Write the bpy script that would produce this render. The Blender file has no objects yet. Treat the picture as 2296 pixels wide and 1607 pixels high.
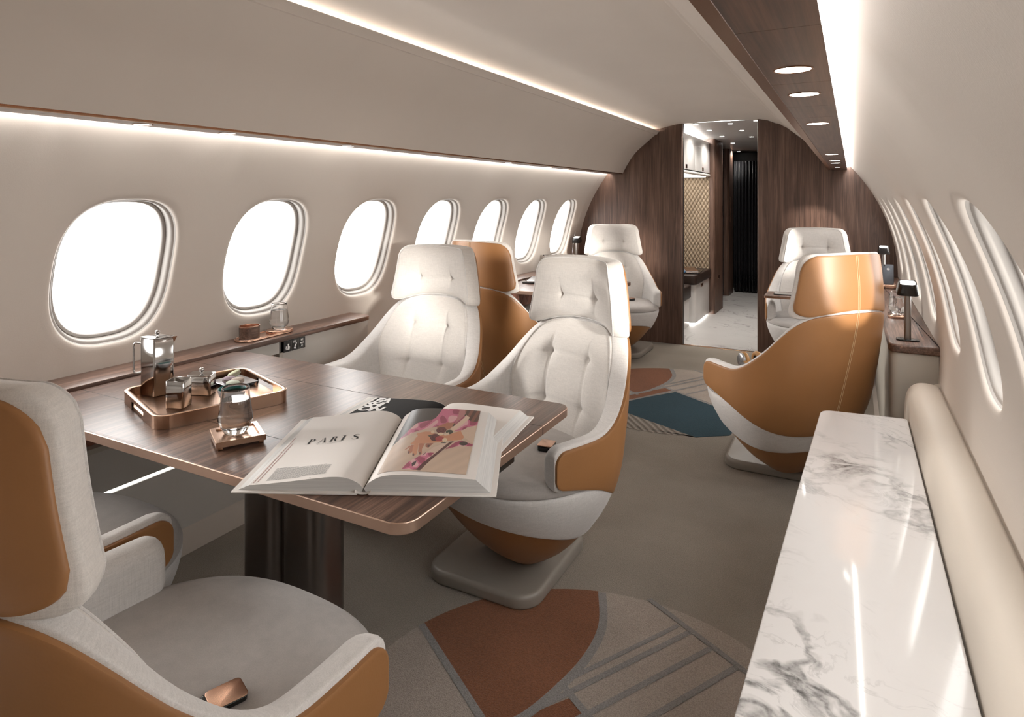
import bpy, math, random
from mathutils import Vector, Matrix
random.seed(7)
R_ = math.radians
pi = math.pi
scn = bpy.context.scene
COL = scn.collection

# ------------------------------------------------------------------ helpers
def interp(x, T):
    if x <= T[0][0]: return T[0][1]
    for (a, b), (c, d) in zip(T, T[1:]):
        if x <= c: return b + (d - b) * (x - a) / (c - a)
    return T[-1][1]

def sm(x):
    x = min(1, max(0, x)); return x * x * (3 - 2 * x)

class MB:
    def __init__(s): s.v = []; s.f = []; s.m = []
    def add(s, vs, fs, mi=0, xf=None):
        o = len(s.v)
        s.v += [tuple(xf(p)) if xf else tuple(p) for p in vs]
        s.f += [tuple(i + o for i in f) for f in fs]
        s.m += [mi] * len(fs)
    def rings(s, rings, closed=True, cap0=True, cap1=True, mi=0, xf=None, loop=False):
        n = len(rings[0]); vs = [p for r in rings for p in r]; fs = []
        nr = len(rings)
        for i in range(nr if loop else nr - 1):
            i2 = (i + 1) % nr
            for j in range(n if closed else n - 1):
                k = (j + 1) % n
                fs.append((i * n + j, i * n + k, i2 * n + k, i2 * n + j))
        if cap0 and not loop: fs.append(tuple(range(n - 1, -1, -1)))
        if cap1 and not loop: fs.append(tuple((nr - 1) * n + j for j in range(n)))
        s.add(vs, fs, mi, xf)
    def box(s, x0, x1, y0, y1, z0, z1, mi=0, xf=None, b=0):
        if b:
            s.slab(rrect((x0 + x1) / 2, (y0 + y1) / 2, x1 - x0, y1 - y0, b, 3), z0, z1, b, mi, xf); return
        s.rings([[(x0, y0, z0), (x1, y0, z0), (x1, y1, z0), (x0, y1, z0)], [(x0, y0, z1), (x1, y0, z1), (x1, y1, z1), (x0, y1, z1)]], mi=mi, xf=xf)
    def slab(s, outline, z0, z1, b=0.0, mi=0, xf=None, bb=None, seg=3):
        """extruded outline with rounded top and bottom edges"""
        bb = b if bb is None else bb
        prof = []
        if bb > 0: prof += [(bb * (1 - math.sin(a * pi / 2 / seg)), z0 + bb * (1 - math.cos(a * pi / 2 / seg))) for a in range(seg + 1)]
        else: prof += [(0, z0)]
        if b > 0: prof += [(b * (1 - math.cos(a * pi / 2 / seg)), z1 - b * (1 - math.sin(a * pi / 2 / seg))) for a in range(seg + 1)]
        else: prof += [(0, z1)]
        s.rings([[(x, y, z) for x, y in inset(outline, o)] for o, z in prof], mi=mi, xf=xf)
    def lathe(s, prof, n=32, mi=0, xf=None, cx=0, cy=0, caps=False):
        s.rings([[(cx + r * math.cos(2 * pi * k / n), cy + r * math.sin(2 * pi * k / n), z) for k in range(n)] for r, z in prof], cap0=caps, cap1=caps, mi=mi, xf=xf)
    def tube(s, pts, r, n=10, mi=0, xf=None, closed=False):
        P = [Vector(p) for p in pts]; rings = []; nn = len(P); up = None
        for i, p in enumerate(P):
            t = (P[(i + 1) % nn] - P[i - 1]) if closed else (P[min(i + 1, nn - 1)] - P[max(i - 1, 0)])
            t.normalize()
            if up is None:
                up = Vector((0, 0, 1)) if abs(t.z) < .9 else Vector((1, 0, 0))
            a = t.cross(up).normalized(); b_ = a.cross(t).normalized(); up = b_
            rr = r[i] if isinstance(r, (list, tuple)) else r
            rings.append([tuple(p + a * (rr * math.cos(2 * pi * k / n)) + b_ * (rr * math.sin(2 * pi * k / n))) for k in range(n)])
        s.rings(rings, mi=mi, xf=xf, loop=closed)
    def sphere(s, c, r, n=16, m=10, mi=0, sz=1.0, xf=None):
        s.lathe([(max(1e-5, r * math.sin(pi * k / m)), c[2] - r * sz * math.cos(pi * k / m)) for k in range(m + 1)], n, mi, xf, c[0], c[1])
    def grid(s, fn, nu, nv, mi=0, flip=False):
        vs = [fn(i / nu, j / nv) for i in range(nu + 1) for j in range(nv + 1)]
        fs = []
        for i in range(nu):
            for j in range(nv):
                a = i * (nv + 1) + j
                f = (a, a + nv + 1, a + nv + 2, a + 1)
                fs.append(f[::-1] if flip else f)
        s.add(vs, fs, mi)
    def poly(s, pts, mi=0):
        s.add(pts, [tuple(range(len(pts)))], mi)
    def build(s, name, mats, parent=None, loc=None, smooth=True, angle=40, rotz=None):
        me = bpy.data.meshes.new(name)
        me.from_pydata(s.v, [], s.f)
        if not isinstance(mats, (list, tuple)): mats = [mats]
        for m in mats: me.materials.append(m)
        for p, mi in zip(me.polygons, s.m): p.material_index = mi
        me.validate(); me.update()
        if smooth:
            for p in me.polygons: p.use_smooth = True
            if angle < 180: me.set_sharp_from_angle(angle=R_(angle))
        o = bpy.data.objects.new(name, me); COL.objects.link(o)
        if loc: o.location = loc
        if rotz is not None: o.rotation_euler.z = rotz
        if parent: o.parent = parent
        return o

def rrect(cx, cy, w, h, r, n=6):
    rs = r if isinstance(r, (list, tuple)) else [r] * 4   # order: ++, -+, --, +-
    pts = []
    for (sx, sy, a0), rr in zip([(1, 1, 0), (-1, 1, 90), (-1, -1, 180), (1, -1, 270)], rs):
        rr = max(rr, 1e-4)
        for k in range(n + 1):
            a = R_(a0 + 90 * k / n)
            pts.append((cx + sx * (w / 2 - rr) + rr * math.cos(a), cy + sy * (h / 2 - rr) + rr * math.sin(a)))
    return pts

def inset(o, d):
    if d == 0: return o
    n = len(o); out = []
    for i in range(n):
        p0, p1, p2 = o[i - 1], o[i], o[(i + 1) % n]
        e1 = (p1[0] - p0[0], p1[1] - p0[1]); e2 = (p2[0] - p1[0], p2[1] - p1[1])
        l1 = math.hypot(*e1) or 1; l2 = math.hypot(*e2) or 1
        n1 = (-e1[1] / l1, e1[0] / l1); n2 = (-e2[1] / l2, e2[0] / l2)
        b = (n1[0] + n2[0], n1[1] + n2[1]); bl = math.hypot(*b) or 1
        b = (b[0] / bl, b[1] / bl); k = max(.35, b[0] * n1[0] + b[1] * n1[1])
        out.append((p1[0] + b[0] * d / k, p1[1] + b[1] * d / k))
    return out

def roundpoly(P, r, n=5):
    """round the corners of a convex/concave ccw polygon"""
    out = []; N = len(P)
    for i in range(N):
        a, b, c = Vector(P[i - 1]), Vector(P[i]), Vector(P[(i + 1) % N])
        rr = r[i] if isinstance(r, (list, tuple)) else r
        u = (a - b).normalized(); w = (c - b).normalized()
        ang = u.angle(w); d = min(rr / math.tan(ang / 2), (a - b).length * .49, (c - b).length * .49)
        p, q = b + u * d, b + w * d
        for k in range(n + 1):
            t = k / n
            out.append(tuple((1 - t) ** 2 * p + 2 * t * (1 - t) * b + t * t * q))
    return out

def rot2(ang, ox=0, oy=0, oz=0):
    c, s = math.cos(ang), math.sin(ang)
    return lambda p: (ox + p[0] * c - p[1] * s, oy + p[0] * s + p[1] * c, oz + p[2])

def thing(name, label, cat, loc=(0, 0, 0), rotz=0, group=None):
    o = bpy.data.objects.new(name, None); COL.objects.link(o)
    o.location = loc; o.rotation_euler.z = rotz; o.empty_display_size = .05
    o['label'] = label; o['category'] = cat
    if group: o['group'] = group
    return o
def tag(o, label, cat, group=None):
    o['label'] = label; o['category'] = cat
    if group: o['group'] = group
    return o
def struct(o, label=None, cat=None):
    o['kind'] = 'structure'
    if label: o['label'] = label
    if cat: o['category'] = cat
    return o
def dup(root, loc, rotz, label, group=None):
    r = root.copy(); COL.objects.link(r); r.location = loc; r.rotation_euler.z = rotz
    r['label'] = label
    if group: r['group'] = group
    for ch in list(root.children):
        c = ch.copy(); COL.objects.link(c); c.parent = r
        for g in list(ch.children):
            d = g.copy(); COL.objects.link(d); d.parent = c
    return r

# ------------------------------------------------------------------ materials
def srgb(r, g, b):
    return tuple(((c / 255) / 12.92 if c / 255 <= .04045 else ((c / 255 + .055) / 1.055) ** 2.4) for c in (r, g, b)) + (1,)

class NT:
    def __init__(s, name):
        s.mat = bpy.data.materials.new(name); s.mat.use_nodes = True
        s.t = s.mat.node_tree; s.b = s.t.nodes['Principled BSDF']
    def n(s, typ, **kw):
        nd = s.t.nodes.new(typ)
        for k, v in kw.items():
            if k.startswith('i_'): nd.inputs[k[2:].replace('_', ' ')].default_value = v
            elif isinstance(k, str): setattr(nd, k, v)
        return nd
    def l(s, a, b): s.t.links.new(a, b)
    def coords(s, scale=(1, 1, 1), rot=(0, 0, 0), kind='Object'):
        tc = s.n('ShaderNodeTexCoord'); mp = s.n('ShaderNodeMapping')
        mp.inputs['Scale'].default_value = scale; mp.inputs['Rotation'].default_value = rot
        s.l(tc.outputs[kind], mp.inputs[0]); return mp.outputs[0]
    def noise(s, vec, scale=5, detail=3, rough=.5, dist=0):
        nd = s.n('ShaderNodeTexNoise'); nd.inputs['Scale'].default_value = scale
        nd.inputs['Detail'].default_value = detail; nd.inputs['Roughness'].default_value = rough
        nd.inputs['Distortion'].default_value = dist
        s.l(vec, nd.inputs['Vector']); return nd.outputs['Fac']
    def math(s, op, a, b=None, clamp=False):
        nd = s.n('ShaderNodeMath', operation=op); nd.use_clamp = clamp
        for i, v in enumerate((a, b)):
            if v is None: continue
            if isinstance(v, (int, float)): nd.inputs[i].default_value = v
            else: s.l(v, nd.inputs[i])
        return nd.outputs[0]
    def ramp(s, fac, stops):
        nd = s.n('ShaderNodeValToRGB'); cr = nd.color_ramp
        while len(cr.elements) < len(stops): cr.elements.new(.5)
        for e, (p, c) in zip(cr.elements, stops): e.position = p; e.color = c
        s.l(fac, nd.inputs[0]); return nd.outputs[0]
    def mix(s, fac, a, b, typ='MIX'):
        nd = s.n('ShaderNodeMix', data_type='RGBA', blend_type=typ)
        for i, v in ((0, fac), (6, a), (7, b)):
            if isinstance(v, (int, float)): nd.inputs[i].default_value = v
            elif isinstance(v, tuple): nd.inputs[i].default_value = v
            else: s.l(v, nd.inputs[i])
        return nd.outputs[2]
    def bump(s, h, strength=.2, dist=.002):
        nd = s.n('ShaderNodeBump'); nd.inputs['Strength'].default_value = strength; nd.inputs['Distance'].default_value = dist
        s.l(h, nd.inputs['Height']); s.l(nd.outputs[0], s.b.inputs['Normal'])
    def set(s, **kw):
        for k, v in kw.items():
            k = k.replace('_', ' ')
            if isinstance(v, (int, float, tuple)): s.b.inputs[k].default_value = v
            else: s.l(v, s.b.inputs[k])
        return s.mat

def plain(name, col, rough=.5, metal=0.0, **kw):
    t = NT(name); 
    v = t.noise(t.coords(), 3, 2)
    c = t.mix(v, tuple(x * .96 for x in col[:3]) + (1,), tuple(min(1, x * 1.04) for x in col[:3]) + (1,))
    return t.set(Base_Color=c, Roughness=rough, Metallic=metal, **kw)

def emit(name, col, strength):
    t = NT(name)
    return t.set(Base_Color=(.8, .8, .8, 1), Emission_Color=col, Emission_Strength=strength)

def fabric(name, col, var=.10, bump=.25):
    t = NT(name)
    a = t.noise(t.coords((30, 30, 420)), 1, 3, .6)
    b = t.noise(t.coords((420, 420, 26)), 1, 3, .6)
    c = t.noise(t.coords(), 900, 1)
    h = t.math('ADD', t.math('MULTIPLY', t.math('ADD', a, b), .5), t.math('MULTIPLY', c, .5))
    d = tuple(x * (1 - var * 2) for x in col[:3]) + (1,); l = tuple(min(1, x * (1 + var)) for x in col[:3]) + (1,)
    cc = t.ramp(h, [(.45, d), (1.0, l)])
    t.bump(h, bump, .0015)
    return t.set(Base_Color=cc, Roughness=.92, Sheen_Weight=.25, Sheen_Roughness=.5)

def leather(name, col):
    t = NT(name)
    v = t.n('ShaderNodeTexVoronoi'); v.inputs['Scale'].default_value = 260
    co = t.coords((1, 1, 1)); t.l(co, v.inputs['Vector'])
    n = t.noise(co, 60, 4)
    big = t.noise(co, 5, 2)
    cc = t.mix(big, tuple(x * .85 for x in col[:3]) + (1,), tuple(x * 1.12 for x in col[:3]) + (1,))
    h = t.math('ADD', v.outputs['Distance'], n)
    t.bump(h, .07, .001)
    return t.set(Base_Color=cc, Roughness=.42, Specular_IOR_Level=.4)

def wood(name, axis, dark, mid, light, rough=.38, sc=1.0):
    t = NT(name)
    al, ac = .9 * sc, 13 * sc
    s = [ac] * 3; s['xyz'.index(axis)] = al
    co = t.coords(tuple(s))
    warp = t.noise(co, .6, 2, .5)
    n1 = t.noise(co, 1.6, 6, .62, 1.6)
    s2 = [150 * sc] * 3; s2['xyz'.index(axis)] = 2.4 * sc
    n2 = t.noise(t.coords(tuple(s2)), 1, 4, .65)
    s3 = [3 * sc] * 3; s3['xyz'.index(axis)] = .35 * sc
    n3 = t.noise(t.coords(tuple(s3)), 1, 2)
    f = t.math('ADD', t.math('MULTIPLY', n1, .52), t.math('ADD', t.math('MULTIPLY', n2, .52), t.math('MULTIPLY', n3, .16)))
    cc = t.ramp(f, [(.45, dark), (.60, mid), (.74, light)])
    t.bump(n2, .08, .0006)
    return t.set(Base_Color=cc, Roughness=rough, Specular_IOR_Level=.58)

def metal(name, col, rough=.25, br=0):
    t = NT(name)
    return t.set(Base_Color=col, Metallic=1.0, Roughness=rough)

def carpet(name, col, dark=.60):
    t = NT(name)
    co = t.coords()
    n = t.noise(co, 300, 2, .6); b = t.noise(co, 3.5, 3)
    f = t.math('ADD', t.math('MULTIPLY', n, .8), t.math('MULTIPLY', b, .3))
    cc = t.ramp(f, [(.35, tuple(x * dark for x in col[:3]) + (1,)), (.75, tuple(min(1, x * 1.12) for x in col[:3]) + (1,))])
    t.bump(n, .8, .005)
    return t.set(Base_Color=cc, Roughness=.97, Sheen_Weight=.05)

def marble(name, base, vein, sc=1.0, rough=.08, thin=False):
    t = NT(name)
    co = t.coords((sc, sc, sc), (0, 0, .6))
    w = t.n('ShaderNodeTexNoise'); w.inputs['Scale'].default_value = 1.6; w.inputs['Detail'].default_value = 4
    t.l(co, w.inputs['Vector'])
    mx = t.n('ShaderNodeVectorMath', operation='MULTIPLY_ADD'); mx.inputs[1].default_value = (.9, .9, .9)
    t.l(w.outputs['Color'], mx.inputs[0]); t.l(co, mx.inputs[2])
    st = t.n('ShaderNodeMapping'); st.inputs['Scale'].default_value = (1, 2.6, 1); t.l(mx.outputs[0], st.inputs[0])
    n = t.noise(st.outputs[0], 1.35, 5, .55)
    r = t.math('ABSOLUTE', t.math('SUBTRACT', n, .5))
    v1 = t.math('SUBTRACT', 1, t.math('MULTIPLY', r, 30 if not thin else 60), True)
    n2 = t.noise(st.outputs[0], 3.7, 6, .6)
    r2 = t.math('ABSOLUTE', t.math('SUBTRACT', n2, .5))
    v2 = t.math('MULTIPLY', t.math('SUBTRACT', 1, t.math('MULTIPLY', r2, 55), True), .35)
    msk = t.ramp(t.noise(co, 2.2, 3), [(.42, (0, 0, 0, 1)), (.62, (1, 1, 1, 1))])
    sp = t.math('MULTIPLY', t.noise(co, 60, 3), 1.3)
    v = t.math('MULTIPLY', t.math('MULTIPLY', t.math('ADD', t.math('MULTIPLY', v1, 1.1), v2, True), msk), sp, True)
    cloud = t.ramp(t.noise(co, 1.2, 4), [(.3, base), (.8, tuple(x * .86 for x in base[:3]) + (1,))])
    cc = t.mix(v, cloud, vein)
    return t.set(Base_Color=cc, Roughness=rough, Specular_IOR_Level=.28, Coat_Weight=.05, Coat_Roughness=.03)

def quilt(name, col, ca='y', a=.05, b=.075, gloss=.45):
    t = NT(name)
    tc = t.n('ShaderNodeTexCoord'); sp = t.n('ShaderNodeSeparateXYZ'); t.l(tc.outputs['Object'], sp.inputs[0])
    y = t.math('MULTIPLY', sp.outputs[ca.upper()], pi / a); z = t.math('MULTIPLY', sp.outputs['Z'], pi / b)
    u = t.math('ABSOLUTE', t.math('SINE', t.math('ADD', y, z))); v = t.math('ABSOLUTE', t.math('SINE', t.math('SUBTRACT', y, z)))
    h = t.math('POWER', t.math('MULTIPLY', u, v), .5)
    cc = t.ramp(h, [(0, tuple(x * .45 for x in col[:3]) + (1,)), (.35, col)])
    t.bump(h, .9, .012)
    return t.set(Base_Color=cc, Roughness=gloss)

M = {}
M['wall'] = (lambda t: (t.bump(t.noise(t.coords(), 260, 3, .6), .16, .0015), t.set(Base_Color=(.575, .52, .468, 1), Roughness=.62, Specular_IOR_Level=.25))[1])(NT('wall_leather'))
M['ceil'] = plain('ceiling_paint', (.61, .545, .485, 1), .6)
M['cream'] = (lambda t: (t.bump(t.noise(t.coords(), 320, 3, .6), .10, .001), t.set(Base_Color=(.60, .545, .475, 1), Roughness=.5, Specular_IOR_Level=.3))[1])(NT('cream_leather'))
M['panel'] = plain('satin_panel', (.50, .48, .45, 1), .42)
M['kick'] = plain('pale_kick_panel', (.74, .72, .69, 1), .4)  # whitened so the colour carries the light strip's wash down the panel
M['beige'] = plain('beige_panel', (.42, .39, .34, 1), .5)
M['frame'] = plain('window_frame_paint', (.36, .335, .31, 1), .45)  # shade put into the colour: wall paint darkened against sky glare in reveals
M['bronze'] = metal('rose_bronze', (.47, .295, .20, 1), .27)
M['bronze_d'] = metal('dark_bronze', (.30, .16, .095, 1), .32)
M['copper'] = metal('copper_pink', (.66, .42, .31, 1), .22)
M['chrome'] = metal('chrome', (.46, .445, .435, 1), .09)
M['edge'] = metal('edge_bronze', (.60, .43, .34, 1), .36)
M['gun'] = metal('gunmetal', (.27, .245, .23, 1), .33)
M['black'] = plain('black_gloss', (.012, .011, .011, 1), .15)
M['blackm'] = plain('black_matt', (.015, .014, .014, 1), .5)
M['white'] = plain('white_gloss', (.78, .77, .76, 1), .25)
M['icon'] = plain('white_print', (.85, .85, .85, 1), .5)
WD, WM, WL = srgb(56, 39, 32), srgb(98, 73, 61), srgb(142, 112, 96)
M['wood_y'] = wood('walnut_lengthwise', 'y', WD, WM, WL, .34)
M['wood_z'] = wood('walnut_upright', 'z', srgb(60, 43, 36), srgb(94, 71, 60), srgb(122, 95, 81), .42, .9)
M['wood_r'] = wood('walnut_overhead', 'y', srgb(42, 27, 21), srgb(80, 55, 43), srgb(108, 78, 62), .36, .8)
M['fab'] = fabric('oatmeal_fabric', (.68, .645, .61, 1))
M['fabseat'] = fabric('grey_seat_fabric', (.44, .41, .388, 1))
M['fabedge'] = fabric('light_edge_fabric', (.67, .648, .63, 1), .12, .3)
M['tan'] = leather('tan_leather', (.32, .152, .058, 1))
M['tanr'] = leather('tan_leather_back', (.32, .152, .058, 1))
M['darkl'] = leather('espresso_leather', (.030, .019, .015, 1))
M['pedestal'] = plain('taupe_lacquer', (.27, .245, .215, 1), .38)
M['carpet'] = carpet('taupe_carpet', (.335, .295, .25, 1))
M['c_or'] = carpet('rust_carpet', (.245, .095, .044, 1))
M['c_lt'] = carpet('pale_carpet', (.44, .375, .325, 1))
M['c_ln'] = carpet('grey_line_carpet', (.30, .285, .275, 1))
M['c_te'] = carpet('teal_carpet', (.010, .050, .075, 1))
def ribcarpet():
    t = NT('ribbed_carpet')
    wv = t.n('ShaderNodeTexWave'); wv.inputs['Scale'].default_value = 9; wv.inputs['Distortion'].default_value = 1.6; wv.inputs['Detail'].default_value = 1; wv.inputs['Detail Scale'].default_value = .6
    t.l(t.coords((1, 1, 1), (0, 0, R_(-38))), wv.inputs['Vector'])
    t.bump(wv.outputs['Fac'], .8, .01)
    return t.set(Base_Color=t.ramp(wv.outputs['Fac'], [(.25, (.20, .175, .15, 1)), (.7, (.31, .275, .24, 1))]), Roughness=.97)
M['c_rb'] = ribcarpet()
M['marble'] = marble('white_marble', (.68, .66, .645, 1), (.07, .068, .066, 1), 1.25)
M['marblef'] = marble('floor_marble', (.62, .61, .60, 1), (.20, .19, .18, 1), 1.1, .22, True)
M['quiltb'] = quilt('gold_quilted_leather', (.33, .25, .17, 1), 'x', .042, .072)
M['quiltr'] = quilt('terracotta_quilted_leather', (.33, .15, .105, 1), 'y', .10, .13)
M['paper'] = plain('paper', (.75, .72, .695, 1), .55)
M['pedge'] = (lambda t: t.set(Base_Color=t.ramp(t.noise(t.coords((3, 3, 900)), 1, 3), [(.35, (.50, .50, .50, 1)), (.65, (.64, .64, .63, 1))]), Roughness=.7))(NT('page_edges'))
M['ink'] = plain('black_ink', (.010, .010, .011, 1), .7, Specular_IOR_Level=.2)
M['greyink'] = plain('grey_ink', (.25, .25, .25, 1), .6)
M['redink'] = plain('red_ink', (.26, .05, .04, 1), .6)
M['teal'] = plain('teal_glaze', (.01, .13, .12, 1), .12)
M['china'] = plain('white_china', (.62, .61, .62, 1), .22)
M['coffee'] = plain('coffee', (.008, .006, .005, 1), .05)
M['tanph'] = plain('tan_headphone', (.50, .27, .10, 1), .4)
M['mac_g'] = plain('pistachio_macaron', (.50, .50, .34, 1), .7)
M['mac_p'] = plain('lilac_macaron', (.30, .225, .26, 1), .7)
M['mac_b'] = plain('almond_macaron', (.45, .37, .31, 1), .7)
M['mac_w'] = plain('mint_macaron', (.55, .60, .50, 1), .7)
M['phone'] = plain('space_grey', (.13, .14, .16, 1), .35, .6)
M['spacel'] = plain('light_grey_metal', (.55, .56, .58, 1), .25, .8)
M['curtain'] = plain('black_curtain', (.012, .012, .014, 1), .55)
M['fur'] = (lambda t: (t.bump(t.noise(t.coords((30, 30, 12)), 2, 4), 1, .03), t.set(Base_Color=t.ramp(t.noise(t.coords((30, 30, 9)), 2, 3), [(.4, (.008, .009, .012, 1)), (.7, (.06, .065, .075, 1))]), Roughness=.6))[1])(NT('dark_textured_panel'))
M['led'] = emit('led_strip', (1, .97, .93, 1), 26)
M['ledc'] = emit('led_cove', (1, .96, .90, 1), 20)
M['ledk'] = emit('led_kick', (1, .97, .93, 1), 1.5)
M['ledg'] = emit('led_galley', (1, .96, .90, 1), 40)
M['spotg'] = emit('spot_lens_galley', (1, .96, .9, 1), 40)
M['led_soft'] = emit('led_soft', (1, .95, .88, 1), 4.0)
M['spot'] = emit('spot_lens', (1, .96, .9, 1), 16)
M['lampw'] = emit('lamp_lens', (1, .98, .95, 1), 1.1)
def glassmat(name, ior=1.45, col=(1, 1, 1, 1)):
    t = NT(name)
    return t.set(Base_Color=col, Roughness=0.0, IOR=ior, Transmission_Weight=1.0)
M['glass'] = glassmat('clear_glass')
M['water'] = glassmat('water', 1.33)
def panemat():
    m = bpy.data.materials.new('window_pane'); m.use_nodes = True; t = m.node_tree; t.nodes.clear()
    o = t.nodes.new('ShaderNodeOutputMaterial'); mx = t.nodes.new('ShaderNodeMixShader'); tr = t.nodes.new('ShaderNodeBsdfTransparent')
    gl = t.nodes.new('ShaderNodeBsdfGlossy'); gl.inputs['Roughness'].default_value = .03
    fr = t.nodes.new('ShaderNodeLayerWeight'); fr.inputs[0].default_value = .08
    t.links.new(fr.outputs['Fresnel'], mx.inputs[0]) if False else None; mx.inputs[0].default_value = .03
    t.nodes.remove(fr); t.links.new(tr.outputs[0], mx.inputs[1]); t.links.new(gl.outputs[0], mx.inputs[2]); t.links.new(mx.outputs[0], o.inputs[0])
    return m
M['pane'] = panemat()
WORLD, SUN1, SUN2, EXPO = 6.5, 6.5, 4.0, 0.06
# ------------------------------------------------------------------ cabin shell
ZC, RC = .70, 1.346
WIN = [5.35 - .665 * k for k in range(10)]          # window centres along the cabin
HA, HB, HN, SC = .215, .272, 2.7, .366
SLO, STOP, SBOT = -.05, .968, -.735
YB = 5.83
def wp(side, y, s, d=0.0):
    r = RC + d; a = s / RC
    return (side * r * math.cos(a), y, ZC + r * math.sin(a))
def hole(dy, ds, delta):
    a, b = HA - delta, HB - delta
    k = 1 / ((abs(dy) / a) ** HN + (abs(ds) / b) ** HN) ** (1 / HN)
    return dy * k, ds * k
def rect_pts():
    P = []; w = .3325; lo, hi = SLO - SC, STOP - SC
    for i in range(16): P.append((w, lo + (hi - lo) * i / 16))
    for i in range(12): P.append((w - 2 * w * i / 12, hi))
    for i in range(16): P.append((-w, hi + (lo - hi) * i / 16))
    for i in range(12): P.append((-w + 2 * w * i / 12, lo))
    return P
RP = rect_pts()
def sub(P, m):
    out = []
    for i, p in enumerate(P):
        q = P[(i + 1) % len(P)]
        for k in range(m): out.append((p[0] + (q[0] - p[0]) * k / m, p[1] + (q[1] - p[1]) * k / m))
    return out
RP = sub(RP, 2)
REVEAL = [(-.030, 0), (-.016, .0005), (-.006, .003), (0, .008), (.002, .0145)]
SURR = [(.002, .0140), (.0035, .0165), (.0045, .0205), (.010, .0225), (.0135, .0245), (.016, .034), (.0185, .048), (.0205, .052), (.022, .0495), (.029, .0500), (.0325, .0535), (.0335, .062), (.035, .085)]
def make_wall(name, side):
    m = MB()
    for yc in WIN:
        if side > 0 and yc < .5:
            m.grid(lambda u, v: wp(side, yc - .3325 + .665 * u, SLO + (STOP - SLO) * v), 2, 16, flip=True); continue
        rings = []
        for f in (1, .62, .3):
            rings.append([wp(side, yc + h[0] + (p[0] - h[0]) * f, SC + h[1] + (p[1] - h[1]) * f) for p in RP for h in [hole(p[0], p[1], -.03)]])
        for dl, dp in REVEAL:
            rings.append([wp(side, yc + h[0], SC + h[1], dp) for p in RP for h in [hole(p[0], p[1], dl)]])
        if side > 0: rings = [r[::-1] for r in rings]
        m.rings(rings, cap0=False, cap1=False)
    for (y0, y1, s0, s1) in ((WIN[0] + .3325, YB + .04, SLO, STOP), (WIN[-1] - .3325, YB + .04, SBOT, SLO)):
        m.grid(lambda u, v: wp(side, y0 + (y1 - y0) * u, s0 + (s1 - s0) * v), 4, 14, flip=side > 0)
    return struct(m.build(name, M['wall'], angle=60))
make_wall('wall_left', -1); make_wall('wall_right', 1)
for si, side in enumerate((-1, 1)):
    for k, yc in enumerate(WIN):
        if side > 0 and yc < .5: continue
        m = MB(); rings = []
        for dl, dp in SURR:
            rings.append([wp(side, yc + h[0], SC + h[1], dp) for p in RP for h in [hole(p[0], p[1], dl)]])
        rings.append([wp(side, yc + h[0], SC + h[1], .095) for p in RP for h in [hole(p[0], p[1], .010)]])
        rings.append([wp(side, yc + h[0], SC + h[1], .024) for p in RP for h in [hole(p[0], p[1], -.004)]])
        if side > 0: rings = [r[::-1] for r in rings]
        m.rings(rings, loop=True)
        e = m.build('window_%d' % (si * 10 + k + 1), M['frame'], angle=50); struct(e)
        g = MB(); r0 = [wp(side, yc + h[0], SC + h[1], .072) for p in RP for h in [hole(p[0], p[1], .0335)]]
        r1 = [wp(side, yc + h[0], SC + h[1], .0755) for p in RP for h in [hole(p[0], p[1], .0335)]]
        g.rings([r0, r1]); g.build('pane', M['pane'], e, angle=30)
        li = bpy.data.lights.new('window_portal', 'AREA'); li.shape = 'RECTANGLE'; li.size = .46; li.size_y = .58
        li.cycles.is_portal = True
        lo = bpy.data.objects.new('window_portal', li); COL.objects.link(lo)
        p = wp(side, yc, SC, .105); lo.location = p
        q = wp(side, yc, SC, 0); lo.rotation_euler = (Vector(q) - Vector(p)).to_track_quat('-Z', 'Y').to_euler()

def extrude(m, prof, y0, y1, mi=0, flip=False, n=1):
    m.rings([[(x, y0 + (y1 - y0) * k / n, z) for x, z in prof] for k in range(n + 1)], closed=False, cap0=False, cap1=False, mi=mi)
Y0 = WIN[-1] - .3325
# ceiling
m = MB(); extrude(m, [(-.72, 1.945), (-.68, 1.9535), (-.62, 1.9600), (-.58, 1.9625), (-.54, 1.9655), (-.46, 1.983), (-.40, 1.995), (-.32, 2.006), (0, 2.012), (.32, 2.006), (.39, 1.992), (.455, 1.962), (.475, 1.958), (.52, 1.937), (.62, 1.90)], Y0, YB + .04)
struct(m.build('ceiling', M['ceil'], angle=25))
# rear wall
m = MB(); m.poly([(x, Y0, z) for x, z in [(RC * math.cos(R_(a)), ZC + RC * math.sin(R_(a))) for a in range(-32, 213, 7)]])
struct(m.build('wall_rear', M['wall']))
# overhead valances
def smooth_prof(P, n=6):
    out = []
    for i in range(len(P) - 1):
        p0, p1, p2, p3 = P[max(i - 1, 0)], P[i], P[i + 1], P[min(i + 2, len(P) - 1)]
        for k in range(n):
            t = k / n
            out.append(tuple(.5 * (2 * b + (c - a) * t + (2 * a - 5 * b + 4 * c - d) * t * t + (3 * b - a - 3 * c + d) * t ** 3) for a, b, c, d in zip(p0, p1, p2, p3)))
    return out + [P[-1]]
PL = smooth_prof([(-.536, 1.944), (-.669, 1.836), (-.765, 1.752), (-.839, 1.65), (-.887, 1.5635)])
PR = smooth_prof([(.512, 1.944), (.642, 1.836), (.735, 1.752), (.808, 1.65), (.857, 1.5615)])
m = MB(); extrude(m, [(-.74, 1.915), (-.66, 1.915), (-.56, 1.915), (-.545, 1.936), (-.5375, 1.9400), (-.5345, 1.942)] + PL, Y0, YB)
struct(m.build('trim_1', M['ceil'], angle=35))
m = MB(); extrude(m, [(.62, 1.90), (.53, 1.925), (.513, 1.936), (.5105, 1.940)] + PR, Y0, YB)
struct(m.build('trim_2', M['ceil'], angle=35))
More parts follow.
